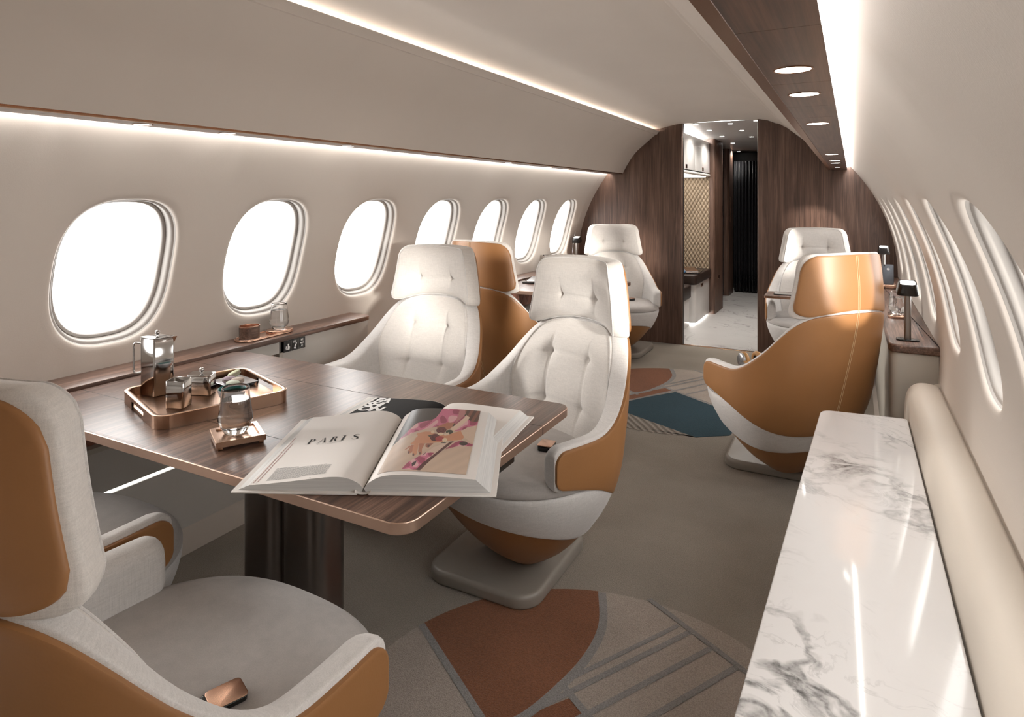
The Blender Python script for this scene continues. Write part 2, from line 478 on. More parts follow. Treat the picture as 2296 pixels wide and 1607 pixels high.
# overhead rails: bronze lip and walnut soffit
m = MB(); extrude(m, [(-.887, 1.5635), (-.8925, 1.5625), (-.890, 1.5555), (-.896, 1.5555)], Y0, YB, 1)
for a, b in zip([Y0, .95, 1.40, 1.72, 2.95, 3.52, 4.82], [.95, 1.40, 1.72, 2.95, 3.52, 4.82, YB]):
    m.box(-1.002, -.896, a + .0008, b - .0008, 1.5565, 1.585)
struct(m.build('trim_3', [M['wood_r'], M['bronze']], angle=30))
m = MB(); extrude(m, [(.8570, 1.5615), (.8535, 1.5640), (.8565, 1.5585), (.8806, 1.5560), (.8806, 1.5590)], Y0, YB, 1)
for a, b in zip([Y0, .962, 1.43, 1.80, 2.05, 2.42, 3.60, 4.00], [.962, 1.43, 1.80, 2.05, 2.42, 3.60, 4.00, YB]):
    m.box(.8812, .993, a + .0006, b - .0006, 1.5570, 1.590)
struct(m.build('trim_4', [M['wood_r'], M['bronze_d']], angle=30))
# cove lights
def led(name, pts, label, mat='led'):
    m = MB(); extrude(m, pts, Y0 + .01, YB - .012)
    tag(m.build(name, M[mat], smooth=False), label, 'strip light')
led('strip_light', [(-1.004, 1.566), (-1.004, 1.580), (-1.020, 1.580)], 'white light strip hidden along the left overhead walnut rail', 'led')
led('strip_light', [(.995, 1.576), (1.018, 1.586), (1.018, 1.592), (.995, 1.586)], 'bright white light strip between right walnut rail and wall', 'led')
led('strip_light', [(-.670, 1.917), (-.630, 1.917), (-.630, 1.922), (-.670, 1.922)], 'cove light strip behind the top of the left ceiling panel', 'ledc')
# downlights in the rails
def downlight(x, y, z, r, label, group):
    t = thing('downlight', label, 'ceiling light', (x, y, z), 0, group)
    m = MB(); m.lathe([(r, .003), (r, -.001), (r + .002, -.002), (r + .004, -.001), (r + .004, .003)], 28); m.build('ring', M['bronze_d'], t)
    m = MB(); m.lathe([(.0001, -.0008), (r * .98, -.0008), (r * .98, .002), (.0001, .002)], 28); m.build('lens', M['spot'], t)
ORD = ['nearest', 'second', 'third', 'fourth', 'fifth', 'sixth', 'seventh', 'eighth', 'ninth']
for i, y in enumerate((1.274, 1.584, 2.218, 3.779, 4.414, 4.703, 5.337)):
    downlight(.934, y, 1.557, .031 if i < 6 else .022, '%s round white downlight from the camera along the right walnut rail' % ORD[i], 'downlights in the right rail')
for i, y in enumerate((1.237, 1.548, 2.169, 3.675, 4.30, 4.627)):
    downlight(-.955, y, 1.5565, .026, '%s round white downlight from the camera along the left walnut rail' % ORD[i], 'downlights in the left rail')

# ------------------------------------------------------------------ floor with inlaid pattern
m = MB()
m.poly([(-1.25, Y0, 0), (1.25, Y0, 0), (1.25, YB + .02, 0), (-1.25, YB + .02, 0)])
def motif(cx, cy, k, z):
    X = lambda P, dz: [(cx + k * x, cy + k * y, z + dz) for x, y in P]
    R0 = .64
    arc = lambda a0, a1, n=40: [(R0 * math.cos(R_(a0 + (a1 - a0) * i / n)), R0 * math.sin(R_(a0 + (a1 - a0) * i / n))) for i in range(n + 1)]
    m.poly(X(arc(0, 357, 84), 0), 2)
    curve = smooth_prof([(-.184, .613), (-.125, .455), (-.117, .304), (-.145, .150), (-.185, .028), (-.235, -.04)], 8)
    m.poly(X(arc(162.3, 106.7, 16) + curve, .0006), 1)
    nb = [0]
    def band(P, w, mi=3, dz=.0012):
        P = [Vector(p) for p in P]
        Lp, Rp = [], []
        for i in range(len(P)):
            d = (P[min(i + 1, len(P) - 1)] - P[max(i - 1, 0)]).normalized(); nn = Vector((-d.y, d.x)) * w / 2
            Lp.append(tuple(P[i] + nn)); Rp.append(tuple(P[i] - nn))
        nb[0] += 1
        for i in range(len(P) - 1): m.poly(X([Rp[i], Rp[i + 1], Lp[i + 1], Lp[i]], dz + nb[0] * .00008), mi)
    off = [(x + .014, y - .002) for x, y in curve]
    band(off, .026); band([(-.610, .196), (-.20, -.064)], .022)
    m.poly(X([(-.30, -.15), (-.24, -.22), (-.038, .108), (-.089, .143)], .0006), 1)
    band([(-.115, .205), (.095, .565)], .015); band([(-.32, -.22), (.138, .559)], .018)
    band([(-.225, -.22), (.208, .516)], .018); band([(.05, .062), (.285, .470)], .018)
    band([(-.02, .650), (.40, .405)], .018); band([(-.135, .180), (.30, -.10)], .02)
    # teal panel and ribbed segment
    m.poly(X([(-.42, -.30), (-.138, -.423), (.254, -.605), (.40, -.50), (.44, -.20), (.176, .0), (-.012, .098), (-.21, -.19)], .0006), 4)
    m.poly(X([(-.42, -.30), (-.50, -.38)] + arc(220, 292, 20) + [(.254, -.605)], .0009), 5)
motif(.46, 1.42, 1.0, .0008); motif(-.021, 4.275, 1.12, .0008)
struct(m.build('floor', [M['carpet'], M['c_or'], M['c_lt'], M['c_ln'], M['c_te'], M['c_rb']], smooth=False))
m = MB(); m.poly([(-1.2, YB + .02, 0), (1.2, YB + .02, 0), (1.2, 10.0, 0), (-1.2, 10.0, 0)])
struct(m.build('floor_galley', M['marblef'], smooth=False))
m = MB(); m.slab(rrect(-.01, YB + .012, .66, .035, .004, 2), -.005, .004, .002)
struct(m.build('trim_5', M['bronze']))

# ------------------------------------------------------------------ bulkhead with doorway
def half(sgn, jamb):
    P = [(jamb, 0.0), (jamb, 2.009), (.36 * sgn, 2.02), (.60 * sgn, 2.0), (.95 * sgn, 1.75), (1.2 * sgn, 1.45), (1.36 * sgn, 1.1), (1.40 * sgn, .7), (1.36 * sgn, .3), (1.25 * sgn, 0.0)]
    return P
m = MB()
for sgn, jamb in ((-1, -.328), (1, .310)):
    P = half(sgn, jamb)
    if sgn < 0: P = P[::-1]
    bv = .012
    def ring(y, sh): return [(x + (sh * sgn if abs(x - jamb) < 1e-6 else 0), y, z) for x, z in P]
    rs = [ring(YB, bv), ring(YB + .0015, bv * .5), ring(YB + .006, .001), ring(YB + .012, 0), ring(YB + .05, 0)]
    m.rings(rs)
struct(m.build('wall_front', M['wood_z'], angle=50))
m = MB(); m.box(-.331, -.3265, YB + .022, YB + .056, .0, 2.008); m.box(.3085, .313, YB + .022, YB + .056, .0, 2.008)
struct(m.build('trim_6', M['blackm']))

# ------------------------------------------------------------------ galley beyond the doorway
m = MB(); m.poly([(-1.2, YB + .04, 2.008), (1.2, YB + .04, 2.008), (1.2, 10, 2.008), (-1.2, 10, 2.008)][::-1])
struct(m.build('ceiling_galley', M['white'], smooth=False))
m = MB(); m.box(.52, .56, YB + .05, 10.0, 0, 2.008); struct(m.build('wall_galley', M['wood_z']))
m = MB(); m.box(-1.2, 1.2, 9.95, 10.0, 0, 2.008); struct(m.build('wall_aft', M['blackm']))
m = MB(); m.box(-.97, -.424, 7.558, 7.60, .40, 1.9); struct(m.build('wall_quilted', M['quiltb']))
m = MB(); m.box(-1.01, -.97, 5.9, 9.95, 0, 2.008); struct(m.build('wall_side', M['white']))
for i, (x, y) in enumerate([(-.234, 5.95), (-.233, 6.56), (-.231, 7.266), (.048, 6.07), (-.267, 8.207), (.051, 6.737), (-.423, 9.7), (.047, 7.472), (.288, 5.95)]):
    t = thing('galley_downlight', ['small white downlight above the doorway, left jamb side', 'small white downlight beside the white galley cupboard', 'small white downlight above the cupboard far corner',
        'small white downlight in middle of doorway ceiling', 'small white downlight past the fluted wood column', 'small white downlight second along the aisle centre line',
        'lowest small white downlight, before the black curtain', 'small white downlight third along the aisle centre line', 'small white downlight above the doorway, right jamb side'][i], 'ceiling light', (x, y, 2.006), 0, 'galley ceiling downlights')
    m = MB(); m.lathe([(.022, .003), (.022, -.001), (.026, -.001), (.026, .003)], 20); m.build('ring', M['white'], t)
    m = MB(); m.lathe([(.0001, -.0012), (.0215, -.0012), (.0215, .002), (.0001, .002)], 20); m.build('lens', M['spotg'], t)
# white overhead cupboard
t = thing('overhead_cupboard', 'white gloss overhead cupboard above the quilted galley wall', 'cupboard', (0, 0, 0))
m = MB(); m.slab(rrect(-.69, 6.78, .54, 1.55, .012), 1.625, 1.97, .006); m.build('body', M['white'], t)
for k, (a, b) in enumerate(((6.02, 6.78), (6.79, 7.545))):
    m = MB(); m.box(-.4205, -.416, a, b, 1.615, 1.87, b=.002); dd = m.build('door', M['white'], t)
    m = MB(); yl = (6.375, 7.162)[k]; m.box(-.417, -.413, yl - .035, yl + .035, 1.625, 1.665, b=.0015); m.build('latch', M['copper'], dd)
m = MB(); m.slab(rrect(-.68, 6.78, .54, 1.56, .02), 1.575, 1.606, .012); m.build('light_shelf', M['white'], t)
m = MB(); m.box(-.90, -.45, 6.05, 7.5, 1.570, 1.574); m.build('underlight', M['led_soft'], t)
m = MB(); m.box(-.90, -.50, 6.05, 7.5, 1.972, 1.978); m.build('uplight', M['ledg'], t)
# base cabinet with leather slab
t = thing('galley_base_cabinet', 'white galley base cabinet under an espresso leather top', 'cabinet', (0, 0, 0))
m = MB(); m.slab(roundpoly([(-.96, 6.83), (-.424, 6.83), (-.424, 7.56), (-.96, 7.56)], [.01, .05, .005, .005]), .012, .416, .003); m.build('body', M['white'], t)
m = MB(); m.slab(roundpoly([(-.96, 6.78), (-.405, 6.78), (-.405, 7.56), (-.96, 7.56)], [.01, .06, .005, .005]), .417, .522, .014); m.build('leather_top', M['darkl'], t)
m = MB(); m.box(-.4238, -.4195, 7.11, 7.21, .362, .395, b=.0015); m.build('latch', M['copper'], t)
m = MB(); m.box(-.90, -.45, 6.86, 7.5, .004, .010); m.build('floor_glow', M['ledg'], t)
t = thing('galley_bench', 'low galley bench with espresso pad beside the base cabinet', 'bench')
m = MB(); m.slab(roundpoly([(-.96, 5.98), (-.47, 5.98), (-.47, 6.76), (-.96, 6.76)], .02), .0, .285, .003); m.build('body', M['white'], t)
m = MB(); m.slab(roundpoly([(-.96, 5.98), (-.452, 5.98), (-.452, 6.765), (-.96, 6.765)], [.01, .02, .03, .01]), .286, .43, .02); m.build('pad', M['darkl'], t)
# tray and books on the leather top
t = thing('serving_board', 'thin black tray on the espresso galley top', 'tray', (-.53, 7.10, .5225), .1)
m = MB(); m.slab(rrect(0, 0, .22, .40, .02), 0, .012, .004); m.build('board', M['black'], t)
t = thing('notebook', 'rust brown leather notebook leaning on the galley tray', 'notebook', (-.535, 7.08, .535), .35)
m = MB(); m.slab(rrect(0, 0, .13, .36, .006), 0, .003, .001); m.slab(rrect(0, 0, .13, .36, .006), .019, .022, .001); m.build('cover', M['bronze_d'], t)
m = MB(); m.box(-.062, .060, -.176, .176, .003, .019); m.build('pages', M['paper'], t)
t = thing('magazine', 'blue and white magazine beneath the rust notebook', 'magazine', (-.60, 6.96, .5345), -.1)
m = MB(); m.slab(rrect(0, 0, .12, .20, .004), 0, .006, .001); m.build('cover', plain('blue_cover', (.02, .10, .22, 1), .3), t)
# wood columns
t = thing('wood_column', 'fluted walnut column at the end of galley counter', 'column')
m = MB(); P = [(-.425, 7.565), (-.365, 7.565)] + [(-.36 + .006 * math.sin(k * pi / 4) ** 2, 7.575 + (.49) * k / 40) for k in range(41)] + [(-.66, 8.065), (-.66, 7.565)]
m.slab(roundpoly([(-.97, 7.602), (-.424, 7.602), (-.424, 7.562), (-.36, 7.562), (-.36, 8.06), (-.97, 8.06)], [.004, .004, .004, .04, .004, .004], 8), 0, 2.007, 0)
for k in range(12): 
    y = 7.635 + k * .036
    m.rings([[(-.362 + .006 * math.cos(a), y + .015 * math.sin(a), z) for a in [pi * (i / 6 - .5) for i in range(7)]] for z in (0.0, 2.006)], closed=False, cap0=False, cap1=False)
m.build('shaft', M['wood_z'], t, angle=30)
m = MB(); m.box(-.3585, -.352, 7.965, 7.985, 1.10, 1.23, b=.002); m.build('long_handle', M['copper'], t)
m = MB(); m.box(-.3585, -.353, 7.73, 7.80, .385, .425, b=.002); m.build('latch', M['copper'], t)
t = thing('wood_post', 'narrow dark walnut post beside the black curtain', 'column')
m = MB(); m.slab(roundpoly([(-.66, 9.07), (-.455, 9.07), (-.455, 9.46), (-.66, 9.46)], [.005, .05, .05, .005]), 0, 2.007, 0); m.build('shaft', M['wood_z'], t)
m = MB(); m.box(-.4575, -.452, 9.2, 9.22, 1.0, 1.35, b=.002); m.build('long_handle', M['bronze'], t)
m = MB(); m.box(-.56, -.52, 8.08, 9.06, .02, 2.0)
tag(m.build('textured_panel', M['fur']), 'dark textured panel between the two walnut columns', 'panel')
# curtain
m = MB()
def cur(u, v):
    x = -.45 + .95 * u
    return (x, 9.5 + .028 * math.sin(u * 2 * pi * 22) + .006 * math.sin(u * 41) * (1 - v), .02 + 1.835 * v)
m.grid(cur, 220, 6)
for nm_, pts_, en_, sz_ in (('galley_spot', [(-.234, 5.95), (-.233, 6.56), (-.231, 7.266), (.048, 6.07), (-.267, 8.207), (.051, 6.737), (-.423, 9.3), (.047, 7.472), (.288, 5.95)], 17, 150),):
    for x_, y_ in pts_:
        li_ = bpy.data.lights.new(nm_, 'SPOT'); li_.energy = en_; li_.spot_size = R_(sz_); li_.spot_blend = .7; li_.shadow_soft_size = .025; li_.color = (1, .94, .86)
        lo_ = bpy.data.objects.new(nm_, li_); COL.objects.link(lo_); lo_.location = (x_, y_, 2.0 if nm_ == 'galley_spot' else 1.553)
c = m.build('curtain', M['curtain'], angle=180)
md = c.modifiers.new('thick', 'SOLIDIFY'); md.thickness = .003
tag(c, 'black pleated curtain across the end of the galley aisle', 'curtain')
# ------------------------------------------------------------------ armchairs
WT = [(.05, .06), (.07, .12), (.1, .16), (.15, .21), (.2, .25), (.25, .287), (.3, .315), (.35, .337), (.4, .349), (.45, .354), (.6, .354), (.81, .337), (1.09, .302), (1.2, .29)]
BT = [(.05, .05), (.07, .08), (.1, .115), (.2, .18), (.3, .23), (.433, .28), (.6, .325), (.736, .359), (.85, .380), (.96, .380), (1.09, .369), (1.2, .36)]
FT = [(.05, .05), (.07, .1), (.1, .14), (.15, .19), (.2, .232), (.25, .268), (.3, .30), (.35, .325), (.4, .338), (.45, .345)]
def smt(T, w=.035):
    def g(z):
        return sum(interp(z + d * w, T) * k for d, k in ((-1, .12), (-.5, .23), (0, .30), (.5, .23), (1, .12)))
    return g
Wf, Bf, Ff = smt(WT), smt(BT), smt(FT)
NS = 2.5
def bp(th, z, shell=True):
    s, c = math.sin(th), math.cos(th); e = 2 / NS
    x = Wf(z) * math.copysign(abs(s) ** e, s)
    y = -Bf(z) * abs(c) ** e if c > 0 else (.6 if shell else Ff(z)) * abs(c) ** e
    return Vector((x, y, z))
_nc = {}
def bn(th, z, shell=True):
    h = .012
    a = bp(th + h, z, shell) - bp(th - h, z, shell); b = bp(th, z + .008, shell) - bp(th, z - .008, shell)
    n = a.cross(b)
    if n.length < 1e-9: n = Vector((0, -1, 0))
    return n.normalized()
FWD = [0.0]
def so(th, z, off, shell=True):
    n = bn(th, z, shell)
    if FWD[0]: n = (n * (1 - FWD[0]) + Vector((0, -1, 0)) * FWD[0]).normalized()
    return bp(th, z, shell) + n * off
# arc length table at z=.5 for the U-shaped plan
TH_END = R_(180 - math.degrees(math.acos((.180 / .6) ** (NS / 2))))
_tab = []; _s = 0; _p = None
for i in range(401):
    th = TH_END * i / 400; p = bp(th, .5)
    if _p is not None: _s += (p - _p).length
    _tab.append((_s, th)); _p = p
SLEN = _s
th_of = lambda s: math.copysign(interp(abs(s), _tab), s)
HI = [(-.40, .853), (-.37, .848), (-.33, .829), (-.30, .806), (-.265, .765), (-.188, .667), (-.107, .597), (-.05, .568), (.0, .560), (.2, .560)]
LO = [(-.40, .292), (-.213, .292), (-.19, .298), (-.15, .318), (-.10, .350), (-.025, .390), (.08, .422), (.18, .446), (.3, .446)]
HIs, LOs = smt(HI, .03), smt(LO, .03)
def hi_th(th):
    z = .7
    for _ in range(4): z = HIs(bp(th, z).y)
    return z
def lo_th(th):
    z = .35
    for _ in range(4): z = LOs(bp(th, z).y)
    return z
def rnd(d, r):
    return 0 if d >= r else r - math.sqrt(max(0, r * r - (r - d) ** 2))
def cols():
    c = [SLEN * (i / 56) for i in range(52)]
    e0 = c[-1]
    c += [SLEN - (SLEN - e0) * (1 - math.sin(pi / 2 * k / 12)) for k in range(1, 13)]
    return [-x for x in c[:0:-1]] + c
CS = cols()
def shell_region(ins):
    G = []
    k = 1 - ins / SLEN
    for s in CS:
        s2 = s * k; th = th_of(s2); d = max(0, SLEN - abs(s))
        hi = hi_th(th) - ins - rnd(d, max(.008, .045 - max(ins, 0))); lo = lo_th(th) + ins + rnd(d, max(.006, .030 - max(ins, 0)))
        G.append([(th, lo + (hi - lo) * j / 26) for j in range(27)])
    return G
def pillow(m, reg, layers, mi=0, offfn=None):
    """closed pillow: full grids at first and last layer, rims between"""
    loops = []
    for li, (off, ins) in enumerate(layers):
        G = reg(ins); nu, nv = len(G), len(G[0])
        full = li in (0, len(layers) - 1)
        base = len(m.v)
        O = (lambda th, z, i, j: off) if not (offfn and li == len(layers) - 1) else (lambda th, z, i, j: offfn(th, z, i / (nu - 1), j / (nv - 1)))
        if full:
            for i in range(nu):
                for j in range(nv):
                    th, z = G[i][j]; m.v.append(tuple(so(th, z, O(th, z, i, j))))
            for i in range(nu - 1):
                for j in range(nv - 1):
                    a = base + i * nv + j; f = (a, a + 1, a + nv + 1, a + nv)
                    m.f.append(f if li == 0 else f[::-1]); m.m.append(mi)
            ix = lambda i, j: base + i * nv + j
            lp = [ix(i, 0) for i in range(nu)] + [ix(nu - 1, j) for j in range(1, nv)] + [ix(i, nv - 1) for i in range(nu - 2, -1, -1)] + [ix(0, j) for j in range(nv - 2, 0, -1)]
        else:
            B = [G[i][0] for i in range(nu)] + [G[nu - 1][j] for j in range(1, nv)] + [G[i][nv - 1] for i in range(nu - 2, -1, -1)] + [G[0][j] for j in range(nv - 2, 0, -1)]
            for th, z in B: m.v.append(tuple(so(th, z, off)))
            lp = list(range(base, base + len(B)))
        if loops:
            p = loops[-1]; n = len(p)
            for q in range(n):
                r = (q + 1) % n
                m.f.append((p[q], p[r], lp[r], lp[q])); m.m.append(mi)
        loops.append(lp)
    return loops
def loop_pts(reg, off, ins):
    G = reg(ins); nu, nv = len(G), len(G[0])
    B = [G[i][0] for i in range(nu)] + [G[nu - 1][j] for j in range(1, nv)] + [G[i][nv - 1] for i in range(nu - 2, -1, -1)] + [G[0][j] for j in range(nv - 2, 0, -1)]
    return [tuple(so(th, z, off)) for th, z in B]
def tuft(x, z, buttons, vlen, hy):
    d = 0
    for bx, bz in buttons:
        r2 = (x - bx) ** 2 + (z - bz) ** 2
        d += .011 * math.exp(-r2 / (2 * .009 ** 2)) + .011 * math.exp(-r2 / (2 * .032 ** 2))
        # creases running from the button
        av = abs(z - bz); fv = max(0, 1 - av / vlen)
        d += .0072 * math.exp(-((x - bx) / .0045) ** 2) * fv
        ah = abs(x - bx); inner = abs(x) < abs(bx)
        fh = (.8 if inner else max(0, 1 - ah / hy))
        d += .0062 * math.exp(-((z - bz) / .0045) ** 2) * fh * (1 if (bx > 0) == (x > 0) else 0)
    return d
# headrest
def hr_region(nc=64, nr=40, rx=0.0):
    def reg(ins):
        G = []
        ts = [math.sin(pi / 2 * (-1 + 2 * i / nc)) * .35 + (-1 + 2 * i / nc) * .65 for i in range(nc + 1)]
        for t in ts:
            col = []
            for j in range(nr + 1):
                v = j / nr; v = .5 - .5 * math.cos(pi * v) if nr > 12 else v
                v = .4 * v + .6 * (j / nr)
                d = (1 - abs(t)) * .25
                lo = .806 + .050 * (1 - t * t) ** .8 + ins + rnd(d, .052 + rx)
                hi = 1.085 + .008 * (1 - t * t) - ins - rnd(d, .044 + rx)
                z = lo + (hi - lo) * v
                xe = .2675 + (.217 - .2675) * (z - .81) / .275 - ins
                w = Wf(z); th = math.asin(min(1, (xe / w) ** (NS / 2))) * 1.0
                # even spacing in x
                xx = t * xe
                th = math.copysign(math.asin(min(1, (abs(xx) / w)) ** (NS / 2)), xx)
                col.append((th, z))
            G.append(col)
        return G
    return reg
def back_region(nc=72, nr=52):
    TC = [(.38, 44), (.45, 48), (.55, 56), (.65, 61), (.72, 60), (.78, 54), (.86, 50)]
    tc = smt(TC, .04)
    def reg(ins):
        G = []
        for i in range(nc + 1):
            t = -1 + 2 * i / nc
            z = .8
            for _ in range(12):
                z = .5 * z + .5 * (hi_th(t * R_(tc(z))) - .010 - ins)
            top = z - rnd((1 - abs(t)) * .28, .07) * .8; lo = .40 + ins
            col = []
            for j in range(nr + 1):
                zz = lo + (top - lo) * j / nr
                col.append((t * (R_(tc(zz)) - ins / .36), zz))
            G.append(col)
        return G
    return reg
def edge(u, v, wu, wv, bottom=True):
    a = min(1, min(u, 1 - u) / wu); b = min(1, (1 - v) / wv); c = min(1, v / wv) if bottom else 1
    f = lambda q: math.sin(pi / 2 * q) ** .8
    return f(a) * f(b) * f(c)

def build_seat():
    root = thing('armchair', 'x', 'armchair')
    m = MB(); pillow(m, shell_region, [(-.008, .003), (-.002, .002), (.0018, .0032), (.003, .007)]); m.build('back_shell', M['tan'], root, angle=50)
    m = MB(); pillow(m, shell_region, [(-.007, .012), (-.0075, -.004), (-.011, -.0075), (-.020, -.009), (-.036, -.008), (-.050, -.004), (-.060, .003), (-.066, .012), (-.068, .020)][::-1][::-1])
    m.build('back_liner', M['fabedge'], root, angle=70)
    # tufted back cushion
    reg = back_region(); B = [(-.12, .70), (.12, .70), (-.114, .523), (.114, .523)]
    def off(th, z, u, v):
        p = bp(th, z); E = edge(u, v, .36, .26, False) ** 1.3
        return -(.072 + .054 * E) + tuft(p.x, z, B, .15, .12) * min(1, E * 1.3)
    m = MB(); pillow(m, reg, [(-.060, .0), (-.068, -.001), (-.074, .0), (-.074, .002)], offfn=off); m.build('back_cushion', M['fab'], root, angle=80)
    G = reg(-.001); pts = [tuple(so(th, z, -.0705)) for th, z in [G[0][j] for j in range(4, len(G[0]))] + [G[i][-1] for i in range(1, len(G))] + [G[-1][j] for j in range(len(G[0]) - 2, 3, -1)]]
    m = MB(); m.tube(pts, .0022, 6); m.build('piping', M['fabedge'], root)
    # headrest
    FWD[0] = .26
    hr = hr_region(64, 30, .016)
    m = MB(); pillow(m, hr, [(-.008, .004), (-.002, .003), (.0018, .0042), (.003, .008)]); m.build('headrest_shell', M['tanr'], root, angle=50)
    hr = hr_region(); HBt = [(-.105, .945), (.105, .945)]
    def off(th, z, u, v):
        p = bp(th, z); E = edge(u, v, .34, .34)
        return -(.068 + .038 * E) + tuft(p.x, z, HBt, .10, .10) * min(1, E * 1.2)
    m = MB(); pillow(m, hr, [(-.004, .012), (-.0045, .0), (-.008, -.004), (-.014, -.005), (-.034, -.005), (-.058, -.003), (-.065, 0), (-.067, .002)], offfn=off); m.build('headrest_cushion', M['fab'], root, angle=80)
    m = MB(); m.tube(loop_pts(hr, -.064, -.0015), .0022, 6, closed=True); m.build('piping', M['fabedge'], root)
    FWD[0] = 0.0
    # seat cushion
    n = 96; ths = [2 * pi * k / n for k in range(n)]
    plan = lambda z, k: [(p.x * k, (p.y - .02) * k + .02) for p in [bp(t, z, False) for t in ths]]
    m = MB(); rings = []
    for z, k in ((.412, .95), (.413, .983), (.419, .991), (.430, .991), (.442, .976), (.451, .945), (.457, .88), (.461, .72), (.4625, .5), (.463, .25), (.463, .02)):
        rings.append([(x, y, z) for x, y in plan(.42, k)])
    m.rings(rings); m.build('seat_cushion', M['fabseat'], root, angle=180)
    BL = smt([(-.4, .212), (-.2, .210), (-.10, .20), (0, .205), (.13, .255), (.25, .293), (.31, .306), (.4, .306)], .04)
    def bl(t):
        z = .25
        for _ in range(4): z = BL(bp(t, z, False).y)
        return z
    blt = [bl(t) for t in ths]
    m = MB(); rings = []
    for v, off, dz in ((0, -.03, .006), (0, -.012, -.003), (0, -.004, -.002), (0, -.0005, .003), (.06, .0005, 0), (.12, -.0002, 0), (.3, 0, 0), (.5, 0, 0), (.7, 0, 0), (.85, 0, 0), (.95, -.001, 0), (.985, -.004, 0), (1, -.010, 0), (1, -.04, .001)):
        rings.append([tuple(so(t, z0 + (.4095 - z0) * v + dz, off, False)) for t, z0 in zip(ths, blt)])
    m.rings(rings, cap0=False, cap1=False); m.build('seat_band', M['fabedge'], root, angle=70)
    m = MB(); rings = []
    for v in [0, .04, .1, .2, .3, .4, .5, .6, .7, .8, .9, 1]:
        rings.append([tuple(so(t, .058 + (z0 + .012 - .058) * v, -.008, False)) for t, z0 in zip(ths, blt)])
    m.rings(rings); m.build('keel', M['tan'], root, angle=180)
    # pedestal foot
    m = MB(); o = rrect(0, 0, .424, .50, .08, 8); pr = []
    for a in range(5): pr.append((.010 * (1 - math.sin(a * pi / 8)), .010 * (1 - math.cos(a * pi / 8))))
    for a in range(5): pr.append((.016 * (1 - math.cos(a * pi / 8)), .046 - .016 * (1 - math.sin(a * pi / 8))))
    rr = [[(x, y, z) for x, y in inset(o, d)] for d, z in pr]
    rr += [[(x * k, y * k, z) for x, y in o] for k, z in ((.75, .0475), (.58, .050), (.45, .055), (.35, .062), (.28, .072), (.2, .072))]
    m.rings(rr); m.build('pedestal', M['pedestal'], root, angle=60)
    # centre stitching on the leather back
    m = MB()
    for sx in (-.0045, .0045):
        m.tube([(sx, so(0, z, .0036).y, so(0, z, .0036).z) for z in [.30 + .545 * k / 30 for k in range(31)]], .0010, 5)
        m.tube([(sx, so(0, z, .0036).y, so(0, z, .0036).z) for z in [.845 + .24 * k / 14 for k in range(15)]], .0010, 5)
    m.build('stitching', plain('pale_thread', (.62, .47, .28, 1), .7), root)
    # belt buckle on the cushion
    bk = MB(); bk.slab(rrect(0, 0, .050, .066, .008), 0, .018, .004); b = bk.build('belt_buckle', M['black'], root, loc=(-.12, 0, .4635), rotz=.5)
    c = MB(); c.slab(rrect(0, 0, .052, .060, .009), 0, .0035, .0012); c.build('buckle_plate', M['copper'], b, loc=(0, .004, .0181))
    return root
seat0 = build_seat()
SEATS = [ # x, y, rot, pedestal centre, buckle side, label
 ((-.007, 2.035), 158.7, (-.076, 2.06), -1, 'pale fabric armchair at the aisle end of the dining table, nearest facing the camera'),
 ((-.748, 2.265), 179.4, (-.75, 2.26), -1, 'pale fabric armchair between the dining table and the third window, beside the ledge end'),
 ((-.735, 5.193), 204.7, (-.73, 5.37), -1, 'pale fabric armchair against the walnut bulkhead, left of the doorway'),
 ((.802, 5.198), 185.9, (.74, 5.25), 1, 'pale fabric armchair against the walnut bulkhead, right of the doorway, half hidden'),
 ((.768, 3.259), 48.5, (.678, 3.51), -1, 'tan leather-backed armchair turned toward the aisle, behind the marble counter'),
 ((-.72, 3.303), -11.7, (-.73, 3.40), 1, 'tan leather-backed armchair seen from behind, between two pale headrests by windows'),
 ((-.035, .712), -1.5, (-.05, .70), 1, 'tan leather-backed armchair in the near corner, cut off by the frame edge'),
 ((-.765, .80), 0, (-.76, .79), 1, 'grey armchair tucked between the near corner armchair and the cabin wall panel'),
]
seat_objs = []
for i, ((x, y), r, ped, bs, lab) in enumerate(SEATS):
    o = seat0 if i == 0 else dup(seat0, (x, y, 0), R_(r), lab, 'swivel armchairs in the cabin')
    if i == 0:
        o.location = (x, y, 0); o.rotation_euler.z = R_(r); o['label'] = lab; o['group'] = 'swivel armchairs in the cabin'
    a = R_(r); dx, dy = ped[0] - x, ped[1] - y
    for ch in o.children:
        if ch.name.startswith('pedestal'):
            ch.location = (dx * math.cos(a) + dy * math.sin(a), -dx * math.sin(a) + dy * math.cos(a), 0); ch.rotation_euler.z = -a
        if ch.name.startswith('belt_buckle'):
            ch.location.x = .12 * bs; ch.rotation_euler.z = .5 if bs < 0 else -.35
            if i == 6: ch.location = (.118, .022, .4635); ch.rotation_euler.z = -.35; ch.scale.z = .55
    seat_objs.append(o)
